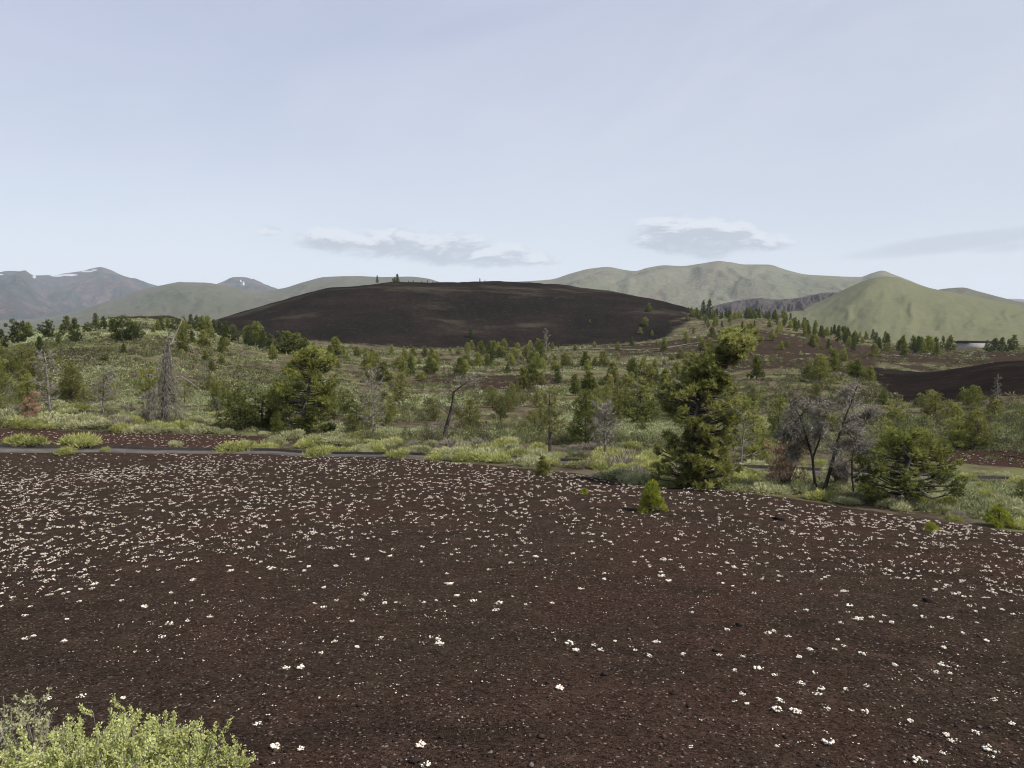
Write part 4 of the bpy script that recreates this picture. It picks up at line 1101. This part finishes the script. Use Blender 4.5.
# ------------------------------------------------------------------ shrubs
def mk_bush(seed, w, h, n, mat, L=0.13, W=0.018, stems=26, stemmat='greywood', up=0.6, tint=.5):
    rng = np.random.default_rng(seed); sb, fb = MB(), MB()
    lob = rng.normal(0, 1, (9, 3)); lob[:, 2] = np.abs(lob[:, 2]); lob = norm(lob) * np.array([w * .34, w * .34, h * .45]) * rng.uniform(.6, 1.1, (9, 1))
    k = rng.integers(0, 9, n)
    d = norm(rng.normal(size=(n, 3))); d[:, 2] = np.abs(d[:, 2]) * .9 - .15
    P = lob[k] + d * np.array([w * .24, w * .24, h * .42]) * rng.uniform(.55, 1.05, (n, 1))
    P[:, 2] = np.maximum(P[:, 2], 0.02)
    D = norm(d + np.array([0, 0, up]) + rng.normal(0, .45, (n, 3)))
    blades(fb, P, D, L * rng.uniform(.5, 1.3, n), W, np.clip(tint + rng.normal(0, .1, 9)[k] + rng.normal(0, .16, n), 0, 1), rng)
    for i in range(stems):
        e = lob[i % 9] + rng.normal(0, .1 * w, 3); e[2] = abs(e[2])
        tube(sb, bend_path([rng.normal(0, .03), rng.normal(0, .03), -.05], e, 4, .05, rng, .05), np.linspace(.012, .004, 4), 3)
    return Kind([('stems', sb.mesh('stems', M[stemmat])), ('foliage', fb.mesh('foliage', M[mat]))], h, w)
BUSH = {
    'sage': [mk_bush(700 + i, 1.1, .55, 1300, 'sage', W=.03) for i in range(4)],
    'rabbit': [mk_bush(710 + i, 1.15, .6, 1300, 'rabbit', up=.9, L=.15, W=.03) for i in range(4)],
    'dry': [mk_bush(720 + i, 1.0, .5, 700, 'drybrush', up=.9, L=.2, W=.018, tint=.45) for i in range(3)],
}
nshrub = 0
def bush(kind, label, p, h, group=None, wide=1.0, name='sagebrush'):
    global nshrub; nshrub += 1
    k = BUSH[kind][RNG.integers(len(BUSH[kind]))]
    p = np.array(p) - np.array([0, 0, .03])
    return place(k, {'sage': 'sagebrush', 'rabbit': 'rabbitbrush', 'dry': 'dry_bush'}[kind], label, 'shrub', p, h, group, None, wide)
def bush_px(kind, px, base, w, top, label):
    p, r = hit(px, base); m = r / F
    h = (base - top) * m
    k = BUSH[kind][0]
    bush(kind, label, p, h, None, (w * m) / (k.w * h / k.h))
for a in [('rabbit', 27, 446, 34, 432, 'yellow-green brush on the far side of the path, first from the left'), ('rabbit', 78, 447, 38, 431, 'largest yellow-green brush on the far side of the path, left of the pale one'),
          ('rabbit', 65, 453, 20, 445, 'yellow-green brush growing over the near edge of the path on the left'), ('rabbit', 106, 452, 10, 445, 'tiny yellow-green tuft on the near edge of the path on the left'),
          ('sage', 175, 447, 15, 438, 'lone pale sage tuft on the red cinder beyond the path'), ('rabbit', 236, 450, 46, 436, 'long yellow-green bush hiding the path left of the full green pine'),
          ('rabbit', 322, 455, 36, 441, 'yellow-green bush over the path below the full green pine'), ('rabbit', 265, 449, 28, 440, 'yellow-green bush right of the long one over the path'),
          ('rabbit', 155, 429, 22, 418, 'bright yellow-green bush at the foot of the hooked snag'), ('sage', 178, 428, 18, 418, 'grey-green sage right of the hooked snag\'s foot'),
          ('sage', 52, 423, 50, 411, 'pale mound of sage under the dense grey dead tree'), ('sage', 84, 424, 36, 412, 'pale sage under the pale crooked dead tree'), ('sage', 6, 421, 26, 407, 'pale sage at the far left end of the sage band'),
          ('rabbit', 75, 412, 30, 402, 'olive-yellow bush behind the pale mound of sage'), ('sage', 645, 469, 24, 461, 'dark grey sage by the visible bit of path left of the tallest pine'),
          ('rabbit', 440, 459, 34, 448, 'yellow-green brush right of the visible stretch of path'), ('rabbit', 485, 461, 36, 449, 'bright brush in the middle of the brush band'), ('sage', 612, 478, 40, 464, 'broad grey sage left of the tallest pine\'s foot'),
          ('sage', 735, 490, 40, 479, 'broad grey-green sage right of the tallest pine\'s foot'), ('rabbit', 745, 476, 34, 464, 'yellow-flowering brush behind the broad grey sage'), ('sage', 940, 512, 30, 500, 'pale sage right of the low broad pine')]:
    bush_px(*a)

def band(n, px0, px1, inner, outer, kinds, labels, groups, hh):
    """scatter shrubs between two curves given in metres by bearing"""
    c = 0
    for _ in range(n * 6):
        if c >= n: break
        px = RNG.uniform(px0, px1); a, b = poly_r(px, inner), poly_r(px, outer)
        if b <= a: continue
        r = a + (b - a) * RNG.uniform() ** 1.2
        p = at_r(px, r)
        if np.min(np.hypot(ROADS[:, 0] - p[0], ROADS[:, 1] - p[1])) < 0.75 and RNG.uniform() < .6: continue
        i = RNG.choice(len(kinds), p=[.5, .38, .12])
        bush(kinds[i], labels[i], p, RNG.uniform(*hh), groups[i], RNG.uniform(.9, 1.3)); c += 1
_t = np.linspace(0, len(ROAD) - 1, 400)
ROADS = np.stack([pchip(np.arange(len(ROAD)), ROAD[:, 0], _t), pchip(np.arange(len(ROAD)), ROAD[:, 1], _t)], -1)
KB = ('sage', 'rabbit', 'dry')
band(70, -40, 300, [(-40, 51.2), (200, 50.6), (300, 45)], [(-40, 62), (300, 60)], KB,
     ('pale sage bush in the band above the red cinder on the left', 'yellow-green bush in the band above the red cinder on the left', 'dry grey bush in the band above the red cinder on the left'), ('pale sage above the red cinder', 'yellow-green brush above the red cinder', 'dry brush above the red cinder'), (.4, .85))
band(112, 290, 660, [(a, b + .5) for a, b in EDGE_R], [(290, 55), (420, 50), (660, 43)], KB,
     ('pale sage bush in the brush band along the middle of the path', 'yellow-green bush in the brush band along the middle of the path', 'dry grey bush in the brush band along the middle of the path'), ('pale sage along the path', 'yellow-green brush along the path', 'dry brush along the path'), (.4, .75))
band(104, 660, 1040, [(a, b + .3) for a, b in EDGE_R], [(660, 42), (800, 42), (900, 43), (1040, 43.5)], KB,
     ('pale sage bush between the cinder edge and the path on the right', 'yellow-green bush between the cinder edge and the path on the right', 'dry grey bush between the cinder edge and the path on the right'), ('pale sage on the right', 'yellow-green brush on the right', 'dry brush on the right'), (.22, .55))

# the rest of the low sage and dry grass in the basin and on the left hill: nobody could count it
def cover():
    rng = np.random.default_rng(900); mb = MB()
    N = 95000
    px = rng.uniform(-90, 1110, N); r = np.exp(rng.uniform(math.log(22), math.log(420), N))
    ph = np.arctan((px - 512) / F); x, y = r * np.sin(ph), r * np.cos(ph)
    cz, bz, _ = zones(x, y)
    pat = fbm(x / 9, y / 9, 4, 61)
    keep = ((bz < .35) | ((rng.uniform(size=N) < .25) & (pat > .54) & (bz < .88))) & (rng.uniform(size=N) < (1 - .9 * cz)) & (pat + rng.normal(0, .06, N) > np.where(px < 270, .41, np.where((px > 860) & (r < 50), .40, .52)))
    keep &= ~((np.abs(r - np.interp(px, [p[0] for p in ROAD_PX], np.hypot(ROAD[:, 0], ROAD[:, 1]))) < 2.0))
    keep &= r > np.interp(px, [0, 250, 330, 420, 500, 580, 650, 720, 800, 860, 930, 1040], [51, 50, 44] + [b + 1.2 for a, b in EDGE_R if 400 < a <= 1030])
    x, y, r, px, pat = x[keep], y[keep], r[keep], px[keep], pat[keep]
    n = len(x); z = H(x, y)
    w = rng.uniform(.35, .75, n) * np.clip(.75 + r / 300, .75, 1.7)
    tone = np.clip(.46 + .14 * (1 - sstep(190, 300, px)) * sstep(110, 170, r) + (fbm(x / 20, y / 20, 3, 63) - .5) * 1.7 + rng.normal(0, .2, n), 0, 1)
    for lo, hi, nb, bl, bw in ((0, 45, 90, .17, .05), (45, 80, 44, .27, .085), (80, 1e4, 18, .42, .19)):
        q = (r >= lo) & (r < hi); k = int(q.sum())
        base = np.stack([x, y, z], -1)[q]; ww = w[q]
        o = rng.normal(0, 1, (k, nb, 3)) * np.array([.36, .36, .0]) * ww[:, None, None]
        o[:, :, 2] = np.abs(rng.normal(0, .15, (k, nb))) * ww[:, None] * np.exp(-((o[:, :, 0] ** 2 + o[:, :, 1] ** 2) / (.5 * ww[:, None] ** 2)))
        P = (base[:, None] + o).reshape(-1, 3)
        D = norm(o / ww[:, None, None] + rng.normal(0, .45, (k, nb, 3)) + np.array([0, 0, .45])).reshape(-1, 3)
        tt = np.clip(np.repeat(tone[q], nb) + rng.normal(0, .13, k * nb), 0, 1)
        blades(mb, P, D, np.repeat(ww * bl, nb) * rng.uniform(.6, 1.2, k * nb), np.repeat(ww * bw, nb), tt, rng)
    tag(link('ground_cover', mb.mesh('ground_cover', M['cover'])), 'low mixed sage and dry grass over the basin and the left hill', 'ground cover', kind='stuff')
cover()

M['scrub'] = leaf_mat('scrub_leaves', ((0.070, 0.056, 0.044), (0.088, 0.096, 0.036), (0.220, 0.225, 0.090)), 0.35, 0.0)
def scrub():
    """knee to waist high brush, olive, brown and dark green, thick in patches over the basin"""
    rng = np.random.default_rng(910); mb = MB()
    N = 12000
    px = rng.uniform(-90, 1110, N); r = np.exp(rng.uniform(math.log(46), math.log(360), N))
    ph = np.arctan((px - 512) / F); x, y = r * np.sin(ph), r * np.cos(ph)
    cz, bz, _ = zones(x, y)
    pat = fbm(x / 14, y / 14, 4, 65)
    thr = np.where(px < 270, np.where(r > 100, .61, .52), np.where(px > 720, .525, .505)) + .08 * sstep(120, 260, r)
    keep = (bz < .5) & (rng.uniform(size=N) < (1 - .75 * cz)) & (pat + rng.normal(0, .07, N) > thr)
    keep &= r > np.interp(px, [0, 250, 330, 700, 1040], [54, 53, 47, 44, 46])
    x, y, r, px = x[keep], y[keep], r[keep], px[keep]; n = len(x); z = H(x, y)
    w = rng.uniform(.35, .85, n) * np.clip(.8 + r / 400, .8, 1.5); h = w * rng.uniform(.6, 1.25, n)
    tone = np.clip(rng.choice([.04, .4, .55, .8], n, p=[.24, .3, .3, .16]) + rng.normal(0, .1, n), 0, 1)
    for lo, hi, nb, bl, bw in ((0, 80, 110, .24, .075), (80, 160, 60, .32, .12), (160, 1e4, 30, .45, .2)):
        q = (r >= lo) & (r < hi); k = int(q.sum())
        if not k: continue
        d = norm(rng.normal(0, 1, (k, nb, 3))); d[:, :, 2] = np.abs(d[:, :, 2])
        o = d * rng.uniform(.3, 1, (k, nb, 1)) ** .6 * np.stack([w[q] * .6, w[q] * .6, h[q]], -1)[:, None]
        P = (np.stack([x, y, z], -1)[q][:, None] + o).reshape(-1, 3)
        D = norm(d + rng.normal(0, .5, d.shape) + np.array([0, 0, .35])).reshape(-1, 3)
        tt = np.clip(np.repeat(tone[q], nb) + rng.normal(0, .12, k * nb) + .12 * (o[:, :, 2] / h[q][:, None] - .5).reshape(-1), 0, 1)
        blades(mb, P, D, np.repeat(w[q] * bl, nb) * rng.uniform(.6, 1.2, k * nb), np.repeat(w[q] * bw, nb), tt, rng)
    tag(link('scrub', mb.mesh('scrub', M['scrub'])), 'thick olive, brown and dark green scrub between the basin pines', 'scrub', kind='stuff')
scrub()

# ------------------------------------------------------------------ foreground shrubs at the lower left
def bitterbrush(px, base_r, w, d, h, nst, seed, label, leafmat, leaves, twigtone=.6, lsize=.019):
    rng = np.random.default_rng(seed); sb, fb = MB(), MB()
    p = at_r(px, base_r)
    for i in range(nst):
        a = rng.uniform(0, 6.28); q = math.sqrt(rng.uniform(0, 1))
        top = np.array([math.cos(a) * q * w * .5, math.sin(a) * q * d * .5, h * (1 - .55 * q * q) * rng.uniform(.7, 1.05)])
        b0 = np.array([math.cos(a) * q * w * .22, math.sin(a) * q * d * .22, -.05])
        pth = bend_path(b0, top, 7, .07, rng, .03)
        tube(sb, pth, np.linspace(.009, .0018, 7), 4, twigtone)
        for s in range(6):
            f = rng.uniform(.4, 1.0); k = int(f * 5.99); q0 = pth[k] + (pth[k + 1] - pth[k]) * (f * 6 - k if f * 6 - k <= 1 else 1)
            dr = norm(norm(pth[-1] - pth[2]) + rng.normal(0, .8, 3) + np.array([0, 0, .25])); L = rng.uniform(.08, .2)
            tw = bend_path(q0, q0 + dr * L, 4, .03, rng, .04)
            tube(sb, tw, np.linspace(.0042, .0018, 4), 3, twigtone)
            n = leaves
            t = rng.uniform(.15, 1.02, n); kk = np.minimum((t * 3).astype(int), 2)
            P = tw[kk] + (tw[kk + 1] - tw[kk]) * (t * 3 - kk)[:, None] + rng.normal(0, .008, (n, 3))
            D = norm(dr * .7 + rng.normal(0, .7, (n, 3)) + np.array([0, 0, .3]))
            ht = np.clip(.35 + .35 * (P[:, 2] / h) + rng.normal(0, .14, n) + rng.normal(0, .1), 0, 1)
            blades(fb, P, D, lsize * rng.uniform(.6, 1.3, n), lsize * .62, ht, rng, True, .15)
    o = thing('bitterbrush', label, 'shrub', p - np.array([0, 0, .02]), None, -math.atan2(p[0], p[1]))
    link('stems', sb.mesh('stems', M['greywood']), o); link('foliage', fb.mesh('foliage', M[leafmat]), o)
    return o
bitterbrush(80, 5.7, 1.9, 1.6, .98, 330, 951, 'large yellow-green leafy shrub filling the lower left corner on the dark cinder', 'bitter', 84, .4, lsize=.019)
bitterbrush(-18, 6.6, 1.0, .9, .98, 90, 952, 'smaller grey-green twiggy shrub behind the large leafy one at the left edge', 'sage', 26, .7, lsize=.026)

# ------------------------------------------------------------------ white flowering cushions on the cinder
def mk_flower(seed, w, nh, sub=True):
    rng = np.random.default_rng(seed); fb, lb = MB(), MB()
    a = rng.uniform(0, 6.28, nh); q = np.sqrt(rng.uniform(0, 1, nh)) * w * .5
    P = np.stack([np.cos(a) * q, np.sin(a) * q, rng.uniform(.018, .045, nh)], -1)
    s = rng.uniform(.010, .021, nh)
    scatter(fb, SPH_V, SPH_F, P, s, rng, np.clip(.75 + rng.normal(0, .2, nh), 0, 1), .22, (1, 1, .62))
    n = 60; a = rng.uniform(0, 6.28, n); q = np.sqrt(rng.uniform(0, 1, n)) * w * .52
    B = np.stack([np.cos(a) * q, np.sin(a) * q, 0 * a], -1)
    blades(lb, B, norm(B * 6 + rng.normal(0, .5, (n, 3)) + np.array([0, 0, .6])), .03, .010, np.clip(.5 + rng.normal(0, .2, n), 0, 1), rng, True, .1)
    for i in range(nh): tube(lb, np.array([[P[i, 0] * .7, P[i, 1] * .7, -.01], P[i]]), [.002, .0015], 3, .3)
    return (fb.mesh('blossoms', M['flower'], True), lb.mesh('leaves', M['mat']))
FL = [mk_flower(960 + i, .10 + .02 * (i % 4), 9 + 3 * (i % 5)) for i in range(9)]
NEARF = [(176, 604), (191, 602), (169, 625), (188, 622), (210, 618), (178, 636), (162, 638), (64, 642), (113, 586), (92, 589), (81, 590), (286, 669), (301, 669), (336, 601), (324, 608), (315, 604), (335, 642), (321, 654), (48, 700), (82, 697), (275, 749), (301, 750), (198, 730), (257, 725), (123, 699),
         (457, 597), (474, 602), (455, 607), (499, 604), (496, 611), (513, 597), (362, 601), (365, 595), (385, 604), (436, 601), (526, 605), (604, 580), (446, 584), (357, 648), (381, 638), (431, 638), (439, 645), (438, 640), (569, 645), (576, 652), (594, 646), (601, 651), (635, 651), (650, 657), (615, 642), (559, 690), (421, 747), (426, 766), (657, 643), (352, 622), (552, 604), (480, 593), (396, 603), (424, 603),
         (768, 634), (719, 656), (759, 670), (799, 658), (810, 651), (835, 650), (844, 647), (895, 666), (815, 674), (801, 685), (817, 695), (846, 691), (866, 687), (827, 710), (742, 695), (734, 702), (747, 705), (781, 702), (778, 712), (796, 713), (865, 713), (851, 711), (828, 744), (910, 722), (946, 736), (952, 742), (943, 754), (989, 751), (991, 758), (977, 734), (1012, 725), (919, 763), (690, 748), (683, 656), (993, 701), (848, 613), (986, 642), (727, 631), (935, 673), (775, 676), (821, 690), (743, 657), (735, 672), (788, 637), (863, 655)]
BIGF = {(457, 597), (474, 602), (499, 604), (781, 702), (778, 712), (796, 713), (559, 690), (421, 747), (576, 652), (569, 645), (439, 645), (759, 670), (919, 763), (989, 751), (275, 749), (828, 744), (301, 669), (210, 618), (169, 625)}
fl_xy = []
def flower(p, s, label, group):
    b, l = FL[RNG.integers(len(FL))]
    o = thing('flowering_cushion', label, 'flower', p, group, RNG.uniform(0, 6.28), s)
    link('blossoms', b, o); link('leaves', l, o); fl_xy.append((p[0], p[1]))
for f in NEARF:
    p, r = hit(*f)
    s = (.82 if f in BIGF else RNG.uniform(.42, .66))
    flower(p, s, 'white flowering cushion standing apart low on the dark cinder nearest the viewer', 'white cushions on the nearest cinder')

def flowers_rest():
    rng = np.random.default_rng(970)
    N = 19000
    px = rng.uniform(-110, 1130, N); r = np.sqrt(rng.uniform(9.5 ** 2, 50.5 ** 2, N))
    ph = np.arctan((px - 512) / F / CT); x, y = r * np.sin(ph), r * np.cos(ph)
    cz, bz, _ = zones(x, y)
    dens = .62 + .9 * (fbm(x / 3.2, y / 3.2, 3, 81) - .5) + .5 * (fbm(x / 11, y / 11, 2, 83) - .5)
    dens = dens * sstep(10.5, 18.5, r + sstep(560, 1000, px) * 3.2) * (1 - .2 * sstep(36, 46, r))
    keep = (cz > .75) & (rng.uniform(size=N) < dens)
    rd = np.min(np.hypot(ROADS[None, ::4, 0] - x[:, None], ROADS[None, ::4, 1] - y[:, None]), 1)
    keep &= rd > .7
    x, y, r = x[keep], y[keep], r[keep]
    o = np.argsort(r); x, y, r = x[o], y[o], r[o]; z = H(x, y)
    n1 = 300 - len(NEARF)
    print('FLOWERS', len(x))
    for i in range(n1):
        flower((x[i], y[i], z[i]), float(np.clip(rng.lognormal(math.log(.5), .35), .25, 1.0)), 'white flowering cushion among others on the middle of the dark cinder slope', 'white cushions on the middle cinder')
    x, y, z, r = x[n1:], y[n1:], z[n1:], r[n1:]
    mb = MB(); n = len(x)
    for k in range(6):
        w = rng.uniform(.012, .062, n); a = rng.uniform(0, 6.28, n)
        P = np.stack([x + np.cos(a) * w, y + np.sin(a) * w, z + rng.uniform(.03, .055, n)], -1)
        scatter(mb, OCT_V, OCT_F, P, rng.uniform(.008, .023, n), rng, np.clip(.48 + rng.normal(0, .22, n), 0, 1), .3, (1, 1, .6))
    # single small blossoms between the cushions
    k = 2600; px = rng.uniform(-60, 1090, k); r = np.sqrt(rng.uniform(6 ** 2, 20 ** 2, k)); ph = np.arctan((px - 512) / F / CT); x, y = r * np.sin(ph), r * np.cos(ph)
    q = fbm(x / 1.6, y / 1.6, 3, 85) + rng.normal(0, .08, k) > .55; x, y = x[q], y[q]; k = len(x)
    for j in range(2):
        P = np.stack([x + rng.normal(0, .018, k), y + rng.normal(0, .018, k), H(x, y) + .018], -1)
        scatter(mb, OCT_V, OCT_F, P, rng.uniform(.006, .014, k), rng, np.clip(.45 + rng.normal(0, .22, k), 0, 1), .3, (1, 1, .6))
    tag(link('flower_carpet', mb.mesh('flower_carpet', M['flower'])), 'carpet of small far white flowers over the upper cinder slope', 'flowers', kind='stuff')
flowers_rest()

# loose cinder on the ground
def gravel():
    rng = np.random.default_rng(980)
    N = 30000
    px = rng.uniform(-60, 1090, N); r = np.exp(rng.uniform(math.log(4.2), math.log(17), N))
    ph = np.arctan((px - 512) / F / CT); x, y = r * np.sin(ph), r * np.cos(ph); z = H(x, y)
    s = np.clip(rng.lognormal(math.log(.0066), .55, N), .003, .040)
    P = np.stack([x, y, z + s * .3], -1)
    t = np.clip(rng.beta(2, 3, N) * .8, 0, .78); pale = rng.uniform(size=N) < .035; t[pale] = rng.uniform(.82, 1, pale.sum()); s[pale] *= .75
    mb = MB(); scatter(mb, OCT_V, OCT_F, P, s[:, None] * rng.uniform(.7, 1.2, (N, 3)), rng, t, .3, (1, 1, .75))
    tag(link('gravel', mb.mesh('gravel', M['pebble'])), 'loose dark cinder gravel strewn over the near ground', 'gravel', kind='stuff')
gravel()

# a few dark cinder lumps that show singly
def rock(px, py, s, label, seed, group=None):
    rng = np.random.default_rng(seed); p, r = hit(px, py)
    v, f = subdiv(SPH_V, SPH_F); v = v * (1 + 1.5 * (fbm(v[:, 0] * 2.3 + seed, v[:, 1] * 2.3 + v[:, 2] * 3, 3, seed)[:, None] - .5)) * np.array([1.0, .8, .62]) * s * .8
    mb = MB(); mb.add(v, f, None, .12)
    o = link('cinder_rock', mb.mesh('cinder_rock', M['pebble']), None, p + np.array([0, 0, s * .25])); tag(o, label, 'rock', group)
for i, (a, b, s) in enumerate([(779, 520, .16), (740, 626, .07), (928, 602, .09), (815, 649, .06), (605, 675, .06), (674, 694, .05), (415, 762, .06), (716, 651, .05)]):
    rock(a, b, s, ['largest dark cinder lump, below the grey brushy tree', 'dark cinder lump'][min(i, 1)] + ('' if i == 0 else ' lying loose on the near slope among scattered flowers'), 990 + i, None if i == 0 else 'dark lumps on the near slope')

# ------------------------------------------------------------------ air, sky, sun, camera
def haze():
    mb = MB(); a, b = 13400, 13400
    v = [[x, y, z] for z in (-110.0, 640.0) for x, y in ((-a, -a), (a, -a), (a, b), (-a, b))]
    mb.add(v, None, [[3, 2, 1, 0], [4, 5, 6, 7], [0, 1, 5, 4], [1, 2, 6, 5], [2, 3, 7, 6], [3, 0, 4, 7]])
    m = bpy.data.materials.new('haze'); m.use_nodes = True; nt = NT(m.node_tree); nt.n.clear()
    out = nt.new('ShaderNodeOutputMaterial'); pv = nt.new('ShaderNodeVolumePrincipled')
    pv.inputs['Color'].default_value = (0.79, 0.89, 1.0, 1); pv.inputs['Density'].default_value = HAZE
    nt.l.new(pv.outputs[0], out.inputs['Volume'])
    o = link('haze', mb.mesh('haze', m)); tag(o, 'thin bluish air over the whole view', 'haze', kind='stuff')
HAZE = 5.0e-5
haze()

SUN_EL, SUN_AZ = 47.0, 122.0      # azimuth measured clockwise from the view direction (behind, to the right)
def sky():
    w = bpy.data.worlds.new('World'); SC.world = w; w.use_nodes = True
    nt = NT(w.node_tree); nt.n.clear()
    out = nt.new('ShaderNodeOutputWorld'); bg = nt.new('ShaderNodeBackground'); nt.l.new(bg.outputs[0], out.inputs[0])
    sk = nt.new('ShaderNodeTexSky', sky_type='NISHITA'); sk.sun_disc = False
    sk.sun_elevation = R(SUN_EL); sk.sun_rotation = R(SUN_AZ); sk.altitude = 1800; sk.dust_density = 1.5
    d = nt.new('ShaderNodeTexCoord').outputs['Generated']
    s = nt.new('ShaderNodeSeparateXYZ'); nt.l.new(d, s.inputs[0]); x, y, z = s.outputs
    azn = nt.math('ARCTAN2', x, y); el = nt.math('ARCSINE', z)
    # thin high veil
    cmb = nt.new('ShaderNodeCombineXYZ'); nt.l.new(nt.math('MULTIPLY', azn, 1.0), cmb.inputs[0]); nt.l.new(nt.math('MULTIPLY', nt.math('ADD', el, nt.math('MULTIPLY', azn, -0.18)), 3.0), cmb.inputs[1])
    v1 = nt.noise(cmb.outputs[0], 2.2, 7, 0.6, 0.6)
    v2 = nt.noise(cmb.outputs[0], 0.9, 4, 0.5, 0.3)
    vm = nt.math('ADD', nt.math('MULTIPLY', v1, .45), nt.math('MULTIPLY', v2, .55))
    veilf = nt.ramp(vm, .30, .68, .74, .96)
    zz = nt.ramp(z, 0.0, 0.42)
    veil = nt.mix(zz, VEIL_LO, VEIL_HI)
    veil = nt.mix(nt.ramp(nt.math('ADD', azn, nt.math('MULTIPLY', v1, .5)), -0.1, 0.95, 0, .75), veil, (5.9, 6.2, 6.95))
    c = nt.mix(veilf, sk.outputs[0], veil)
    lowb = nt.ramp(nt.math('ABSOLUTE', z), 0.0, 0.13, 0.55, 0.0)
    c = nt.mix(lowb, c, VEIL_LO)
    # small grey clouds near the horizon (bearing, height, half width, half height in radians)
    cc = nt.new('ShaderNodeCombineXYZ'); nt.l.new(azn, cc.inputs[0]); nt.l.new(nt.math('MULTIPLY', el, 2.6), cc.inputs[1])
    n1 = nt.noise(cc.outputs[0], 13, 6, 0.55, 0.3)
    def blob(px, py, wx, wy, amp=1.0, skew=0.0, dy=0.0):
        a0 = az(px); e0 = math.atan(tan_el(px, py)) - dy; sx, sy = wx / F * math.cos(a0) ** 2, wy / F
        da = nt.math('SUBTRACT', azn, a0)
        de = nt.math('SUBTRACT', nt.math('SUBTRACT', el, e0), nt.math('MULTIPLY', da, skew))
        q = nt.math('ADD', nt.math('POWER', nt.math('DIVIDE', nt.math('ABSOLUTE', da), sx), 2.0), nt.math('POWER', nt.math('DIVIDE', nt.math('ABSOLUTE', de), sy), 2.0))
        return nt.math('MULTIPLY', nt.math('SUBTRACT', 1.0, q, clamp=True), amp)
    def cover_(bl):
        f = bl[0]
        for b in bl[1:]: f = nt.math('MAXIMUM', f, b)
        return f
    BL = [(335, 239, 50, 17), (385, 243, 66, 20), (440, 248, 70, 20), (490, 255, 60, 15), (530, 259, 40, 9), (672, 233, 56, 22), (705, 238, 66, 24), (745, 243, 56, 13), (272, 230, 22, 7, .7)]
    def total(dy):
        v_ = nt.mapping(cc.outputs[0], (1, 1, 1), (0, dy * 2.6, 0)) if dy else cc.outputs[0]
        n_ = nt.noise(v_, 19, 8, 0.62, 0.5)
        dn = cover_([blob(*(b + (1.0,) * (5 - len(b)) + (0.0, dy))) for b in BL])
        return nt.math('ADD', nt.math('MULTIPLY', dn, .8), nt.math('MULTIPLY', nt.math('SUBTRACT', n_, .5), 2.0)), dn
    t0, d0 = total(0.0); t1, d1 = total(0.011)
    fm = nt.math('MULTIPLY', nt.ramp(t0, .08, .70), nt.ramp(d0, 0.0, .4))
    lit = nt.ramp(nt.math('SUBTRACT', t0, t1), .02, .5)
    ccol = nt.mix(lit, CLOUD_D, CLOUD_L)
    c = nt.mix(nt.math('MULTIPLY', fm, .95), c, ccol)
    st = cover_([blob(955, 242, 150, 10, 1.0, 0.10), blob(1010, 246, 70, 7, .6, .03), blob(1120, 225, 140, 16, 1.0, .1)])
    sm = nt.math('MULTIPLY', nt.ramp(nt.math('ADD', st, nt.math('MULTIPLY', nt.math('SUBTRACT', n1, .5), .8)), .1, .9), .6)
    sm = nt.math('MULTIPLY', sm, nt.ramp(st, 0, .3))
    c = nt.mix(sm, c, CLOUD_D)
    nt.l.new(c, bg.inputs['Color']); bg.inputs['Strength'].default_value = 0.1
VEIL_LO, VEIL_HI = (6.6, 6.95, 7.6), (4.5, 4.9, 6.35)
CLOUD_D, CLOUD_L = (4.25, 4.6, 5.35), (6.5, 6.8, 7.4)
sky()

sd = bpy.data.lights.new('sun', 'SUN'); sd.energy = 5.0; sd.angle = R(0.9); sd.color = (1.0, 0.945, 0.86)
so = bpy.data.objects.new('sun', sd); COL.objects.link(so)
# light travels from the sun: direction to the sun
e, a = R(SUN_EL), R(SUN_AZ)
to = np.array([math.sin(a) * math.cos(e), math.cos(a) * math.cos(e), math.sin(e)])
from mathutils import Vector
so.rotation_euler = Vector(-to).to_track_quat('-Z', 'Y').to_euler()
so.location = (0, 0, 30)

cd = bpy.data.cameras.new('camera'); cam = bpy.data.objects.new('camera', cd); COL.objects.link(cam)
cd.sensor_width = 36; cd.lens = 36 * F / 1024; cd.clip_start = 0.05; cd.clip_end = 40000
cam.location = (0, 0, 0); cam.rotation_euler = (math.pi / 2 - TH, 0, 0)
SC.camera = cam

vs = SC.view_settings
SC.display_settings.display_device = 'sRGB'
vs.view_transform = 'Standard'; vs.look = 'None'; vs.exposure = 0.27; vs.gamma = 1.0; vs.use_curve_mapping = False
cy = SC.cycles
cy.max_bounces = 8; cy.diffuse_bounces = 5; cy.glossy_bounces = 2; cy.transmission_bounces = 6; cy.volume_bounces = 1; cy.transparent_max_bounces = 8
cy.use_adaptive_sampling = False; cy.filter_width = 1.05; cy.use_denoising = True; cy.denoiser = 'OPENIMAGEDENOISE'; cy.denoising_input_passes = 'RGB_ALBEDO_NORMAL'; cy.denoising_prefilter = 'ACCURATE'
cy.caustics_reflective = False; cy.caustics_refractive = False
SC.render.film_transparent = False
from collections import Counter
print('COUNTS', Counter(o.name.split('.')[0] for o in SC.objects if o.parent is None).most_common())
